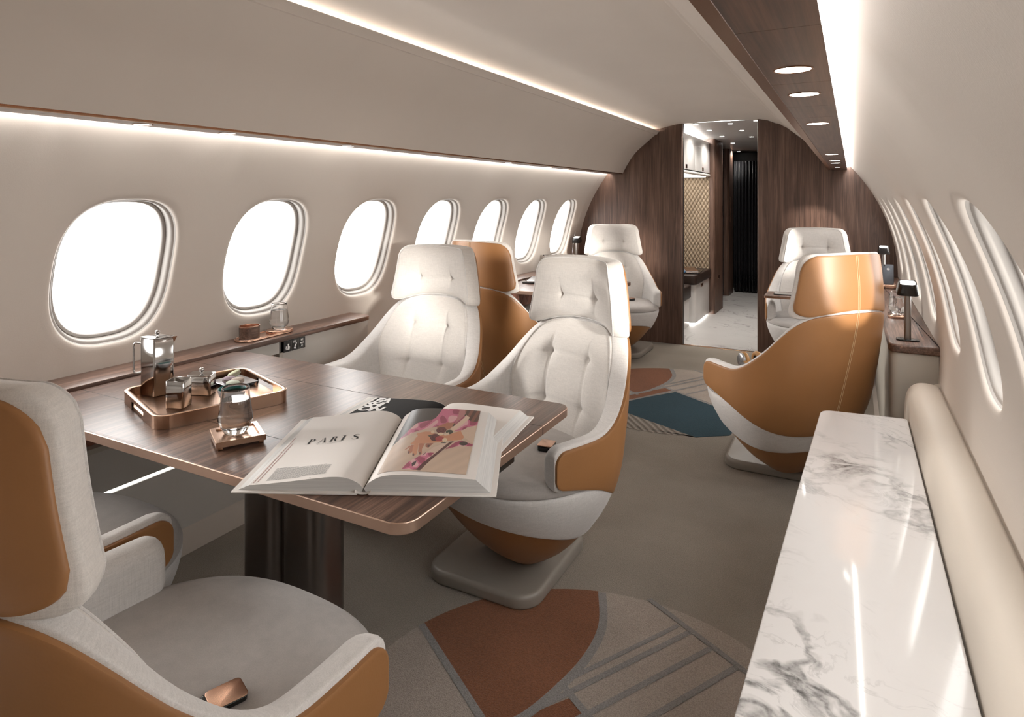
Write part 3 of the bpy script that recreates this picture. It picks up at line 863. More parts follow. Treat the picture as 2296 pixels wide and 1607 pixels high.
# ------------------------------------------------------------------ left side console by the table
def left_console(y0, y1, label, niche, switch):
    t = thing('side_console', label, 'console')
    m = MB(); m.slab(roundpoly([(-1.352, y0), (-1.190, y0), (-1.190, y1), (-1.352, y1)], [.004, .02, .05, .004]), .690, .712, .003)
    m.build('worktop', M['wood_y'], t)
    yn0, yn1 = niche
    m = MB()
    m.box(-1.30, -1.197, y0, yn1, .640, .689); m.box(-1.30, -1.197, yn1 + .022, y1 - .03, .330, .689); m.box(-1.30, -1.197, y0, yn0, .33, .64)
    m.box(-1.30, -1.199, yn0, yn1 + .02, .330, .472); m.build('front_panel', M['panel'], t, angle=30)
    m = MB(); m.box(-1.30, -1.195, yn0, yn1 + .006, .4725, .490); m.box(-1.30, -1.195, yn1, yn1 + .02, .490, .640); m.build('pocket_frame', M['beige'], t, angle=30)
    m = MB(); m.box(-1.30, -1.232, yn0, yn1, .490, .640); m.build('quilted_pocket', M['quiltr'], t, angle=30)
    m = MB(); m.box(-1.30, -1.194, y0, y1 - .03, 0.0, .3185); m.build('kick_panel', M['kick'], t, angle=30)
    m = MB(); m.box(-1.25, -1.2, y0, y1 - .03, .3195, .3235); m.build('light_strip', M['ledk'], t, angle=30)
    if switch:
        a, b = switch
        m = MB(); m.box(-1.21, -1.1925, a, b, .638, .688, b=.0012); s = m.build('switch_panel', M['black'], t, angle=30)
        m = MB(); w = (b - a) / 3
        for k in (1, 2): m.box(-1.1926, -1.1922, a + w * k - .0006, a + w * k + .0006, .640, .686)
        m.build('divider', M['gun'], s, angle=30)
        m = MB(); X = -1.1919
        def ell(cy, cz, ry, rz, n=14): m.poly([(X, cy + ry * math.cos(2 * pi * k / n), cz + rz * math.sin(2 * pi * k / n)) for k in range(n)][::1])
        def bar(ya, za, yb, zb, w): 
            d = Vector((yb - ya, zb - za)).normalized(); q = Vector((-d.y, d.x)) * w / 2
            m.poly([(X, ya + q.x, za + q.y), (X, ya - q.x, za - q.y), (X, yb - q.x, zb - q.y), (X, yb + q.x, zb + q.y)])
        # seat massage, shower lamp with person, table lamp pictograms
        c = a + w * .5; ell(c + .004, .670, .0042, .0042); bar(c + .004, .666, c + .004, .652, .008); bar(c - .002, .650, c + .013, .650, .005); bar(c - .008, .664, c - .008, .648, .005); bar(c - .012, .656, c - .004, .656, .004); bar(c + .011, .662, c + .011, .648, .004)
        c = a + w * 1.5; bar(c - .009, .680, c + .005, .680, .004); bar(c - .006, .680, c - .008, .672, .002); bar(c - .002, .680, c - .002, .672, .002); bar(c + .002, .680, c + .004, .672, .002); ell(c + .008, .668, .004, .004); bar(c + .006, .663, c - .001, .653, .008); bar(c - .006, .650, c + .006, .648, .005); bar(c, .648, c, .643, .006)
        c = a + w * 2.5; bar(c - .007, .680, c + .007, .680, .004); bar(c - .004, .679, c - .006, .673, .002); bar(c, .679, c, .672, .002); bar(c + .004, .679, c + .006, .673, .002); bar(c - .011, .664, c + .011, .664, .005); bar(c, .664, c, .652, .005); bar(c - .005, .651, c + .005, .651, .003)
        o = m.build('pictogram', M['icon'], s, smooth=False)
    return t
left_console(-.60, 2.612, 'long walnut-topped window ledge on pale panels beside the dining table', (.10, 2.00), (2.022, 2.148))
left_console(3.78, 5.80, 'far walnut-topped window ledge on the left, mostly hidden by seats', (3.9, 5.0), None)

# ------------------------------------------------------------------ right side: console, padded ledge, marble counter
t = thing('side_console', 'walnut-topped console with rounded corner under the right windows', 'console')
m = MB(); m.slab(roundpoly([(1.165, 3.118), (1.352, 3.118), (1.352, 5.80), (1.165, 5.80)], [.045, .004, .004, .004], 8), .676, .712, .008); m.build('worktop', M['wood_y'], t)
m = MB(); m.slab(roundpoly([(1.172, 3.128), (1.345, 3.128), (1.345, 5.80), (1.172, 5.80)], [.045, .004, .004, .004], 8), 0, .676, .002); m.build('body', M['beige'], t)
m = MB(); m.box(1.303, 1.3065, 3.34, 3.74, .7119, .7124); m.box(1.29, 1.2925, 4.55, 4.9, .7119, .7124); m.build('slot', M['blackm'], t)
prof = smooth_prof([(1.3395, .562), (1.325, .578), (1.295, .585), (1.262, .582), (1.239, .568), (1.225, .545), (1.2175, .51), (1.2145, .44), (1.2125, .30), (1.2125, .004)], 5)
m = MB(); rings = []
ye = 3.05
for k in range(9):
    a = k / 8 * pi / 2; f = math.sin(a); r = .03
    rings.append([(1.3395 + (x - 1.3395) * (.90 + .10 * f) , ye - r * (1 - math.cos(pi / 2 - a)) * 0 - r * (1 - math.cos(a)) , .004 + (z - .004) * (.96 + .04 * f)) for x, z in prof])
rings = [[(1.3395, ye + .002, z) for x, z in prof]] + rings
rings.append([(x, Y0 + .005, z) for x, z in prof])
m.rings(rings, closed=False, cap0=False, cap1=False)
tag(m.build('padded_ledge', M['cream'], angle=80), 'long cream padded ledge along the right wall behind the marble counter', 'padded ledge')
m = MB(); m.tube([(1.337, Y0 + .01 + (3.04 - Y0) * k / 12, .5625) for k in range(13)], .0018, 6); tag(m.build('piping_strip', M['gun']), 'dark thin joint line between right wall and padded ledge', 'joint strip')
t = thing('credenza', 'low credenza topped with white veined marble in the right foreground', 'counter')
out = roundpoly([(.838, -.55), (1.2115, -.55), (1.2115, 2.800), (.922, 2.765), (.895, 2.03), (.864, 1.05)], [.01, .01, .022, .055, .5, .5], 8)
m = MB(); m.slab(out, .478, .500, .004); m.build('marble_top', M['marble'], t)
m = MB(); m.slab(inset(out, .016), .0, .478, .002); m.build('body', M['panel'], t)

# ------------------------------------------------------------------ dining table
def table(x0, x1, y0, y1, label, legx, full):
    t = thing('dining_table', label, 'table')
    o = rrect((x0 + x1) / 2, (y0 + y1) / 2, x1 - x0, y1 - y0, [.045, .045, .01, .045], 10)
    ys = [y0, 1.175, 1.577, y1] if full else [y0, y1]
    m = MB(); m.slab(inset(o, .002), .677, .700, .0015)
    m.build('tabletop', M['wood_y'], t)
    m = MB(); m.rings([[(x, y, z) for x, y in inset(o, d)] for d, z in ((.0022, .6994), (.0008, .6992), (0, .6978), (0, .677), (.002, .675), (.03, .675))], cap0=False, cap1=False); m.build('edge_band', M['edge'], t, angle=28)
    if full:
        m = MB()
        for yy in ys[1:-1]: m.box(x0 + .004, x1 - .003, yy - .0007, yy + .0007, .6995, .7003); m.box(x1 - .0005, x1 + .0004, yy - .0018, yy + .0018, .677, .699)
        m.build('joint', M['blackm'], t)
        m = MB(); m.slab(rrect(.13, 1.478, .14, .196, .006), .588, .6745, .002); u = m.build('control_box', M['black'], t)
        X_ = .2004
        def fr(y0_, y1_, z0_, z1_, w_):
            q = MB()
            for a_, b_, c_, e_ in ((y0_, y1_, z0_, z0_ + w_), (y0_, y1_, z1_ - w_, z1_), (y0_, y0_ + w_, z0_, z1_), (y1_ - w_, y1_, z0_, z1_)): q.box(X_ - .001, X_, a_, b_, c_, e_)
            return q
        fr(1.470, 1.505, .622, .642, .004).build('port', M['icon'], u, smooth=False)
        m = MB(); m.box(X_ - .001, X_, 1.546, 1.5475, .636, .652); m.box(X_ - .001, X_, 1.540, 1.5535, .646, .6475); m.build('port_mark', M['spacel'], u, smooth=False)
    m = MB()
    for cx in (legx - .082, legx + .086):
        m.slab(rrect(cx, (y0 + y1) / 2, .158, .13, .045, 8), 0, .676, .0)
    m.slab(rrect(legx, (y0 + y1) / 2, .2, .07, .02, 6), 0, .676, 0)
    m.build('pedestal_leg', M['gun'], t, angle=50)
    return t
table(-1.187, .285, .970, 1.783, 'large walnut dining table with bronze edge holding tray and books', -.445, True)
table(-1.187, -.43, 3.84, 4.66, 'far walnut table between the window armchairs, only its corner showing', -.9, False)

# ------------------------------------------------------------------ tray and service on the table
TZ = .7005
t = thing('serving_tray', 'square rose bronze tray with cut-out handles holding the coffee service', 'tray', (-.720, 1.288, TZ), R_(-18.5))
o = rrect(0, 0, .372, .374, .042, 8)
m = MB(); m.slab(inset(o, .004), .0, .008, .001); m.build('base', M['bronze'], t)
m = MB()
def wallpart(o_out, sel):
    oi = inset(o_out, .006); n = len(o_out)
    m_ = MB()
    return oi
oi = inset(o, .0055); n = len(o)
gap = lambda p: abs(p[0]) < .062 and abs(p[1]) > .15     # handle openings on the two short sides
def dense(P, k=14):
    out = []
    for i, p in enumerate(P):
        q = P[(i + 1) % len(P)]; c = k if math.dist(p, q) > .05 else 1
        for j in range(c): out.append((p[0] + (q[0] - p[0]) * j / c, p[1] + (q[1] - p[1]) * j / c))
    return out
od = dense(o, 18); oid = inset(od, .0055); n = len(od)
for i in range(n):
    j = (i + 1) % n
    g = abs((od[i][0] + od[j][0]) / 2) < .064 and abs(od[i][1]) > .15
    za, zb = (.024, .034) if g else (0.0, .034)
    m.add([(od[i][0], od[i][1], za), (od[j][0], od[j][1], za), (od[j][0], od[j][1], zb), (od[i][0], od[i][1], zb)], [(0, 1, 2, 3)])
    m.add([(oid[i][0], oid[i][1], za), (oid[j][0], oid[j][1], za), (oid[j][0], oid[j][1], zb), (oid[i][0], oid[i][1], zb)], [(3, 2, 1, 0)])
    if g: m.add([(od[i][0], od[i][1], za), (od[j][0], od[j][1], za), (oid[j][0], oid[j][1], za), (oid[i][0], oid[i][1], za)], [(3, 2, 1, 0)])
m.build('side_wall', M['bronze'], t, angle=30)
m = MB(); ow = inset(od, -.0005); iw = inset(od, .013)
m.rings([[(x, y, z) for x, y in P] for P, z in ((ow, .0335), (ow, .0362), (inset(od, .001), .0372), (inset(od, .0118), .0372), (iw, .0362), (iw, .0335))], loop=True); m.build('rim', M['bronze'], t, angle=50)
def Wt(x, y): return (x, y)
def prism_pot(name, label, cat, P, z0, h, lid, mats, group=None):
    """rhombic metal vessel from a world-space outline"""
    cx = sum(p[0] for p in P) / 4; cy = sum(p[1] for p in P) / 4
    t = thing(name, label, cat, (cx, cy, z0), 0, group)
    Q = [(x - cx, y - cy) for x, y in P]
    o = roundpoly(Q, .007, 6)
    m = MB(); top = h - (.004 if lid else 0)
    pr = [(.002, 0), (0, .002), (0, top - .0008), (.0006, top), (.0016, top)] + ([(.0022, top - .001), (.0024, .006), (.004, .004)] if not lid else [])
    m.rings([[(x, y, z) for x, y in inset(o, d)] for d, z in pr], cap1=True); m.build('body', mats, t, angle=50)
    if lid:
        m = MB(); m.slab(inset(o, -.0008), h - .0035, h, .0012); l = m.build('lid', mats, t, angle=50)
        m = MB(); m.lathe([(.0035, h), (.0028, h + .005)], 16); m.sphere((0, 0, h + .0115), .0075, 20, 14); m.build('knob', mats, l)
    return t, o
ZB = TZ + .0085
t, o = prism_pot('coffee_pot', 'tall polished metal coffee pot with loop handle on the tray', 'coffee pot', [(-.934, 1.213), (-.868, 1.217), (-.855, 1.278), (-.921, 1.274)], ZB, .181, True, M['chrome'])
dx_, dy_ = -.8825, -.4703
hc = (-.0375, -.0305)
m = MB(); m.tube([(hc[0] + dx_ * q - .000, hc[1] + dy_ * q, z) for q, z in ((-.004, .160), (.008, .162), (.017, .1615), (.0205, .158), (.0215, .152), (.0215, .078), (.0205, .072), (.017, .0685), (.008, .068), (-.004, .070))], .0030, 10); m.build('handle', M['chrome'], t)
m = MB(); SA, SB, ST, SCc = (.028, .0305, .178), (.0365, .020, .178), (.0445, .0365, .179), (.0368, .0300, .158); m.poly([SA, SB, ST]); m.poly([SA, ST, SCc]); m.poly([ST, SB, SCc]); m.build('spout', M['chrome'], t, smooth=False)
prism_pot('creamer', 'small open rhombic metal creamer at the front of the tray', 'creamer', [(-.740, 1.168), (-.688, 1.190), (-.713, 1.237), (-.765, 1.215)], ZB, .079, False, M['chrome'])
prism_pot('sugar_pot', 'lidded low metal sugar pot behind the open creamer', 'sugar pot', [(-.800, 1.280), (-.727, 1.307), (-.757, 1.352), (-.830, 1.325)], ZB, .062, True, M['chrome'])
t = thing('plate', 'white rectangular plate under the macarons on the tray', 'plate', (-.772, 1.432, ZB), R_(-10))
m = MB(); o = rrect(0, 0, .125, .098, .004, 3); m.rings([[(x, y, z) for x, y in inset(o, d)] for d, z in ((.018, 0), (.0, .010), (.001, .0112), (.006, .0085), (.02, .004))]); m.build('dish', M['china'], t, angle=50)
for (x, y, z, tilt, mk, lab) in [(-.806, 1.462, .019, .5, 'mac_g', 'pale green macaron tilted at the back of the plate'), (-.783, 1.420, .012, 0, 'mac_p', 'mauve macaron on the white plate, left of the beige one'), (-.748, 1.424, .012, .1, 'mac_b', 'beige macaron in the middle of the white plate'), (-.738, 1.398, .010, 0, 'mac_w', 'pale mint macaron half hidden behind the teal bowl')]:
    t = thing('macaron', lab, 'macaron', (x, y, ZB + z - .006), 0, 'macarons on the plate'); t.rotation_euler.x = tilt * .5; t.rotation_euler.y = -tilt * .7
    pr = [(.0001, 0), (.016, .001), (.0205, .004), (.021, .0075)]
    m = MB(); m.lathe(pr, 24); m.build('shell', M[mk], t); m = MB(); m.lathe([(.0192, .0075), (.0198, .0095), (.0192, .0115)], 24); m.build('filling', M['mac_b'], t)
    m = MB(); m.lathe([(r, .019 - z) for r, z in pr], 24); m.build('shell', M[mk], t)
t = thing('bowl', 'small white bowl glazed teal inside, filled with coffee, on tray', 'bowl', (-.600, 1.292, ZB))
m = MB(); m.lathe([(.0001, .0), (.018, .0), (.026, .006), (.036, .020), (.0425, .037), (.0445, .0475), (.0437, .0482)], 40); m.build('outer_shell', M['china'], t, angle=80)
m = MB(); m.lathe([(.0437, .0482), (.0428, .0478), (.0405, .037), (.034, .021), (.024, .008), (.0001, .006)], 40); m.build('glaze', M['teal'], t, angle=80)
m = MB(); m.lathe([(.0001, .0345), (.0397, .0345)], 40); m.build('coffee', M['coffee'], t)
def tumbler(x, y, z, label, s=1.0, rz=0):
    t = thing('water_glass', label, 'glass', (x, y, z), rz, 'water tumblers')
    O = smooth_prof([(.024, 0), (.029, .004), (.0365, .018), (.0420, .032), (.0425, .038), (.0400, .055), (.0362, .085), (.0330, .116)], 4)
    I = smooth_prof([(.0316, .116), (.0347, .085), (.0383, .055), (.0404, .038), (.0390, .030), (.031, .019), (.018, .014), (.0001, .0135)], 4)
    pr = [(.0001, 0)] + O + [(.0323, .1168)] + I
    m = MB(); m.lathe([(r * s, q * s) for r, q in pr], 48); m.build('tumbler', M['glass'], t, angle=180)
    Wp = [(r + .0002, q) for r, q in I[::-1] if q < .086] 
    m = MB(); m.lathe([(r * s, q * s) for r, q in [(.0001, .0133)] + Wp[1:] + [(.0345, .0862), (.0001, .0862)]], 48); m.build('water', M['water'], t, angle=60)
    return t
t = thing('coaster', 'square rose bronze coaster under the glass in front of the tray', 'coaster', (-.366, 1.118, TZ), R_(-29.6))
m = MB(); o = [(.0585, .0585), (-.0585, .0585), (-.0585, -.0585), (.0585, -.0585)]; m.rings([[(x, y, z) for x, y in inset(o, d)] for d, z in ((.001, .007), (0, .008), (0, .0205), (.001, .0215), (.0125, .0215), (.013, .0205), (.013, .0175))]); m.build('frame', M['bronze'], t, angle=40)
for sx in (-1, 1):
    for sy in (-1, 1):
        m = MB(); m.box(sx * .048 - .006, sx * .048 + .006, sy * .048 - .006, sy * .048 + .006, 0, .0075, b=.001); m.build('foot', M['bronze_d'], t)
tumbler(-.376, 1.120, TZ + .0178, 'water glass on the square bronze coaster, front of the dining table')

# ------------------------------------------------------------------ open books
def text_mesh(s, size, off=0.0, spacing=1.0):
    cu = bpy.data.curves.new('lettering', 'FONT'); cu.body = s; cu.size = size; cu.offset = off; cu.space_character = spacing
    ob = bpy.data.objects.new('lettering', cu); COL.objects.link(ob)
    me = bpy.data.meshes.new_from_object(ob)
    V = [tuple(v.co) for v in me.vertices]; F = [tuple(p.vertices) for p in me.polygons]
    bpy.data.objects.remove(ob); bpy.data.curves.remove(cu); bpy.data.meshes.remove(me)
    return V, F
class Book:
    def __init__(s, name, label, loc, rz, tilt, w, h, left, right, cover, lmat='paper', thick=.0035):
        s.t = thing(name, label, 'book', loc, rz, 'open books on the table'); s.t.rotation_euler = (tilt, 0, rz)
        s.w, s.h, s.L, s.R = w, h, smooth_prof(left, 6), smooth_prof(right, 6)
        # board cover with spine
        m = MB()
        for sg in (-1, 1):
            a, b = sorted((sg * .012, sg * (w + .012)))
            m.slab(rrect((a + b) / 2, h / 2, b - a, h + .012, .002, 2), 0, thick, .0008)
        m.rings([[(.017 * math.cos(pi + pi * k / 8), y, thick + .004 - .0055 * math.sin(pi * k / 8)) for k in range(9)] for y in (-.006, h + .006)], closed=False, cap0=False, cap1=False)
        m.build('cover', M[cover], s.t, angle=40)
        for sg, P, nm, mt in ((-1, s.L, 'left_pages', lmat), (1, s.R, 'right_pages', 'paper')):
            m = MB(); N = len(P); nv = 12
            top = [[(sg * x, y0, z) for x, z in P] for y0 in [.004 + (h - .008) * k / nv for k in range(nv + 1)]]
            fl = (sg > 0)
            vs = [p for r in top for p in r]; fs = []
            for i in range(nv):
                for j in range(N - 1):
                    f = (i * N + j, i * N + j + 1, (i + 1) * N + j + 1, (i + 1) * N + j); fs.append(f if fl else f[::-1])
            m.add(vs, fs, 0)
            xo = w; zo = thick
            for y0, rv in ((.004, False), (h - .004, True)):
                pts = [(sg * x, y0, z) for x, z in P] + [(sg * xo, y0, zo), (sg * .004, y0, zo)]
                if (sg > 0) != rv: pts = pts[::-1]
                m.poly(pts, 1)
            e = P[-1]; m.add([(sg * e[0], .004, e[1]), (sg * xo, .004, zo), (sg * xo, h - .004, zo), (sg * e[0], h - .004, e[1])], [(0, 1, 2, 3) if sg > 0 else (3, 2, 1, 0)], 1)
            ob = m.build(nm, [M[mt], M['pedge']], s.t, angle=35)
            if sg < 0: s.lp = ob
            else: s.rp = ob
    def z(s, x):
        P = s.R if x >= 0 else s.L
        return interp(abs(x), P)
    def on(s, x, y, dz=.0006): return (x, y, s.z(x) + dz)
B1 = Book('open_book', 'open photo book with heading PARIS lying on top across the table edge', (.124, 1.036, TZ + .0005), R_(26.2), R_(1.2), .268, .404,
    [(.001, .010), (.012, .021), (.035, .031), (.065, .0335), (.11, .029), (.17, .021), (.22, .0155), (.244, .0135)],
    [(.001, .010), (.012, .023), (.035, .035), (.065, .0395), (.11, .0395), (.17, .0365), (.215, .0335), (.236, .032)], 'paper')
B2 = Book('open_book', 'open book beneath, its black left page lettered FASHION in white', (.020, 1.238, TZ + .0003), R_(8.5), 0, .258, .345,
    [(.001, .006), (.012, .0125), (.035, .017), (.065, .0175), (.11, .0155), (.17, .012), (.22, .0085), (.24, .0075)],
    [(.001, .006), (.012, .0145), (.035, .020), (.065, .0225), (.11, .0225), (.17, .0215), (.215, .0205), (.232, .020)], 'paper', 'paper')
# heading PARIS in a high-contrast serif
def strip(P, W):
    out = []; n = len(P); V = [Vector(p) for p in P]; L = []; Rr = []
    for i in range(n):
        d = (V[min(i + 1, n - 1)] - V[max(i - 1, 0)]).normalized(); q = Vector((-d.y, d.x)) * W[i] / 2
        L.append(tuple(V[i] + q)); Rr.append(tuple(V[i] - q))
    return [[L[i], Rr[i], Rr[i + 1], L[i + 1]] for i in range(n - 1)]
def rect(x0, x1, y0, y1): return [(x0, y0), (x1, y0), (x1, y1), (x0, y1)]
def bowl(cx, cy, rx, ry, th):
    P = [(cx + rx * math.cos(a), cy + ry * math.sin(a)) for a in [pi / 2 - pi * k / 14 for k in range(15)]]
    return strip(P, [.03 + (th - .03) * math.sin(pi * k / 14) ** 1.5 for k in range(15)])
LET = {
 'P': [rect(.14, .32, 0, 1), rect(0, .46, 0, .03), rect(0, .34, .97, 1)] + bowl(.34, .75, .27, .235, .17),
 'R': [rect(.14, .32, 0, 1), rect(0, .46, 0, .03), rect(0, .34, .97, 1)] + bowl(.34, .76, .25, .225, .17) + [[(.40, .53), (.55, .53), (.82, .03), (.66, .0)], rect(.66, .92, 0, .035)],
 'A': [[(.06, 0), (.10, 0), (.46, .97), (.42, 1)], [(.40, 1), (.50, 1), (.86, 0), (.66, 0)], rect(.20, .66, .30, .33), rect(-.04, .22, 0, .03), rect(.54, .98, 0, .03)],
 'I': [rect(.16, .34, 0, 1), rect(0, .50, 0, .03), rect(0, .50, .97, 1)],
 'S': strip([(.62, .80), (.56, .93), (.38, .985), (.18, .93), (.12, .77), (.22, .62), (.42, .50), (.60, .37), (.64, .20), (.54, .06), (.34, .015), (.14, .07), (.08, .24)], [.03, .04, .05, .09, .14, .19, .21, .19, .14, .09, .05, .04, .03]),
}
m = MB()
for k, ch in enumerate('PARIS'):
    ox, oy, sz = -.196 + .0275 * k, .205, .031
    for P in LET[ch]: m.poly([B1.on(ox + x * sz * .80, oy + y * sz, .0007) for x, y in P])
m.build('heading', M['ink'], B1.lp, smooth=False)
m = MB()
random.seed(3)
def textline(x0, x1, y, hgt):
    x = x0
    while x < x1 - .001:
        w = min(random.uniform(.002, .0065), x1 - x); m.poly([B1.on(a, b, .0006) for a, b in rect(x, x + w, y, y + hgt)]); x += w + .0011
for k in range(11): textline(-.214, -.088 if k < 10 else -.14, .066 - .0047 * k, .0018)
textline(-.214, -.165, .0755, .0022); textline(-.214, -.10, .0715, .0014); textline(-.166, -.105, .196, .0013); textline(-.118, -.114, .008, .0014)
m.build('text_block', M['greyink'], B1.lp, smooth=False)
m = MB()
for x, a, b in ((-.2395, .012, .255), (-.232, .015, .22)):
    m.poly([B1.on(x, a, .0005), B1.on(x + .0012, a, .0005), B1.on(x + .0012, b, .0005), B1.on(x, b, .0005)])
m.build('margin_rule', M['redink'], B1.lp, smooth=False)
# FASHION lettering on the black printed page of the lower book
m = MB()
xs = [-p[0] for p in B2.L if p[0] < .233][::-1]
for a, b in zip(xs, xs[1:]): m.poly([B2.on(a, .006, .0004), B2.on(b, .006, .0004), B2.on(b, .339, .0004), B2.on(a, .339, .0004)])
m.build('black_print', M['ink'], B2.lp, smooth=False)
m = MB()
for s_, x0, y0, sz, wd in (('FA', -.222, .296, .056, .90), ('SHI', -.228, .257, .055, .80), ('ON', -.229, .216, .057, .92)):
    V, F = text_mesh(s_, sz, .0022, .86)
    m.add([B2.on(x0 + v[0] * wd, y0 + v[1], .0010) for v in V], F)
m.build('lettering', M['icon'], B2.lp, smooth=False)
# printed photograph on the right page
import numpy as np
def homog(dst):
    src = [(0, 1), (1, 1), (1, 0), (0, 0)]; A = []; b = []
    for (u, v), (x, y) in zip(src, dst):
        A.append([u, v, 1, 0, 0, 0, -x * u, -x * v]); b.append(x); A.append([0, 0, 0, u, v, 1, -y * u, -y * v]); b.append(y)
    return np.append(np.linalg.solve(np.array(A, float), np.array(b, float)), 1).reshape(3, 3)
HM = homog([(525, 65), (1855, 155), (1700, 1190), (75, 1105)])
def inpoly(x, y, P):
    c = False; j = len(P) - 1
    for i in range(len(P)):
        if (P[i][1] > y) != (P[j][1] > y) and x < (P[j][0] - P[i][0]) * (y - P[i][1]) / (P[j][1] - P[i][1]) + P[i][0]: c = not c
        j = i
    return c
def c8(r, g, b): return srgb(r, g, b)[:3]
def flo(x, y, a, b, c):
    n = math.sin(x * .021 + 1.7 * math.sin(y * .017)) + math.sin(y * .033 + 2 * math.sin(x * .013)) * .8
    return a if n > .55 else (b if n > -.5 else c)
def E(cx, cy, rx, ry): return [(cx + rx * math.cos(2 * pi * k / 18), cy + ry * math.sin(2 * pi * k / 18)) for k in range(18)]
PINK = lambda x, y: flo(x, y, c8(226, 178, 186), c8(206, 112, 146), c8(160, 62, 98))
SK, SK2 = c8(206, 146, 112), c8(180, 118, 92)
CLOTH = lambda x, y: tuple(np.array(c8(206, 184, 164)) * (1 - .35 * max(0, min(1, (y - 800) / 400)) * max(0, min(1, (900 - x) / 700))) * (1 + .04 * math.sin((x + 2.2 * y) * .02)))
PIC = [
 ([(265, 655), (420, 570), (560, 520), (760, 470), (1000, 420), (1400, 420), (1800, 420), (1900, 1300), (0, 1300)], CLOTH),
 ([(1180, 60), (1480, 100), (1500, 300), (1390, 370), (1100, 415), (900, 450), (700, 482), (560, 525), (370, 590), (600, 400), (680, 340), (800, 320), (950, 305), (1030, 270), (1090, 190)], PINK),
 ([(1480, 60), (1640, 100), (1560, 240), (1400, 380), (1440, 260)], c8(186, 128, 128)),
 ([(1400, 380), (1560, 240), (1830, 250), (1830, 430), (1560, 480), (1400, 500)], PINK),
 ([(1560, 100), (1900, 100), (1850, 330), (1720, 350), (1640, 300), (1590, 240)], lambda x, y: c8(132, 84, 66) if math.sin(x * .05 + y * .03) > 0 else c8(86, 56, 46)),
 ([(1600, 228), (1665, 268), (1640, 312), (1410, 492), (1318, 470), (1555, 282)], c8(226, 202, 182)),
 ([(1080, 420), (1260, 350), (1395, 362), (1340, 450), (1250, 485), (1080, 460)], SK2),
 ([(720, 520), (860, 498), (1000, 505), (1100, 560), (1290, 560), (1530, 488), (1610, 590), (1560, 640), (1300, 662), (1180, 682), (1000, 692), (800, 694), (640, 702), (612, 690), (680, 650), (690, 610), (740, 562), (705, 540)], SK),
 ([(1820, 400), (1650, 430), (1530, 500), (1600, 600), (1770, 700), (1840, 560)], c8(216, 194, 174)),
 ([(610, 718), (645, 735), (560, 780), (520, 786)], SK2), ([(640, 708), (705, 716), (672, 840), (612, 860), (594, 812)], SK2),
 ([(690, 698), (778, 698), (766, 872), (716, 905), (685, 862), (675, 780)], SK), ([(782, 694), (892, 694), (852, 790), (860, 872), (820, 886), (785, 820)], SK2), ([(905, 698), (1050, 694), (965, 772), (908, 750)], c8(160, 100, 82)),
 (E(614, 832, 17, 20), c8(96, 66, 70)), (E(707, 876, 18, 22), c8(96, 66, 70)), (E(822, 856, 16, 20), c8(104, 74, 76)), (E(966, 740, 24, 18), c8(84, 56, 58)),
 ([(1060, 760), (1330, 680), (1100, 860), (930, 960), (900, 880)], c8(214, 192, 176)),
 ([(530, 1095), (620, 1000), (760, 930), (920, 850), (1090, 850), (960, 970), (800, 1125)], PINK), ([(700, 1012), (792, 965), (762, 1040), (712, 1066)], c8(48, 38, 42)), ([(860, 905), (930, 840), (920, 870)], c8(60, 45, 50)),
 ([(1350, 672), (1425, 664), (1262, 792), (1122, 902), (992, 1012), (870, 1132), (792, 1122), (902, 1010), (1082, 880)], c8(84, 38, 40)),
 ([(1270, 800), (1450, 680), (1560, 652), (1775, 716), (1770, 745), (1500, 745)], PINK), (E(1600, 700, 76, 34), c8(62, 48, 46)),
 ([(918, 568), (1004, 552), (1010, 612)], c8(48, 58, 42)), (E(1318, 512, 64, 36), c8(42, 52, 38)), (E(1165, 482, 96, 52), lambda x, y: c8(112, 36, 42) if math.sin(math.hypot(x - 1165, (y - 482) * 1.8) * .12) > -.2 else c8(74, 22, 28)),
 (E(1062, 600, 88, 62), lambda x, y: c8(104, 32, 38) if math.sin(math.hypot(x - 1050, (y - 590) * 1.6) * .13) > 0 else c8(70, 22, 28)), (E(1152, 622, 82, 44), c8(172, 62, 68)), (E(1160, 545, 55, 22), c8(232, 216, 190)), (E(1005, 508, 30, 26), c8(226, 206, 180)), (E(1250, 645, 46, 34), c8(228, 210, 182)), ([(1222, 548), (1310, 516), (1322, 560), (1240, 574)], c8(224, 206, 186)), (E(1235, 686, 50, 10), c8(34, 28, 28)),
]
NU, NV = 290, 250
PICB = [(min(p[0] for p in P), max(p[0] for p in P), min(p[1] for p in P), max(p[1] for p in P)) for P, _ in PIC]
x0, x1, y0, y1 = .024, .214, .022, .405
mv = [B1.on(x0 + (x1 - x0) * i / NU, y0 + (y1 - y0) * j / NV, .0006) for i in range(NU + 1) for j in range(NV + 1)]
mf = [(i * (NV + 1) + j, (i + 1) * (NV + 1) + j, (i + 1) * (NV + 1) + j + 1, i * (NV + 1) + j + 1) for i in range(NU) for j in range(NV)]
me = bpy.data.meshes.new('photo_print'); me.from_pydata(mv, [], mf)
at = me.color_attributes.new('print', 'FLOAT_COLOR', 'CORNER')
cols_ = []
for i in range(NU):
    for j in range(NV):
        q = HM @ np.array([(i + .5) / NU, (j + .5) / NV, 1]); x, y = q[0] / q[2], q[1] / q[2]
        c = c8(40, 35, 31)
        for (P, cc), bb_ in zip(PIC, PICB):
            if bb_[0] <= x <= bb_[1] and bb_[2] <= y <= bb_[3] and inpoly(x, y, P): c = cc(x, y) if callable(cc) else cc
        cols_ += [c[0] * .82, c[1] * .80, c[2] * .79, 1] * 4
at.data.foreach_set('color', np.array(cols_, dtype=np.float32))
t_ = NT('printed_photo'); an = t_.n('ShaderNodeVertexColor', layer_name='print'); t_.set(Base_Color=an.outputs[0], Roughness=.35)
me.materials.append(t_.mat)
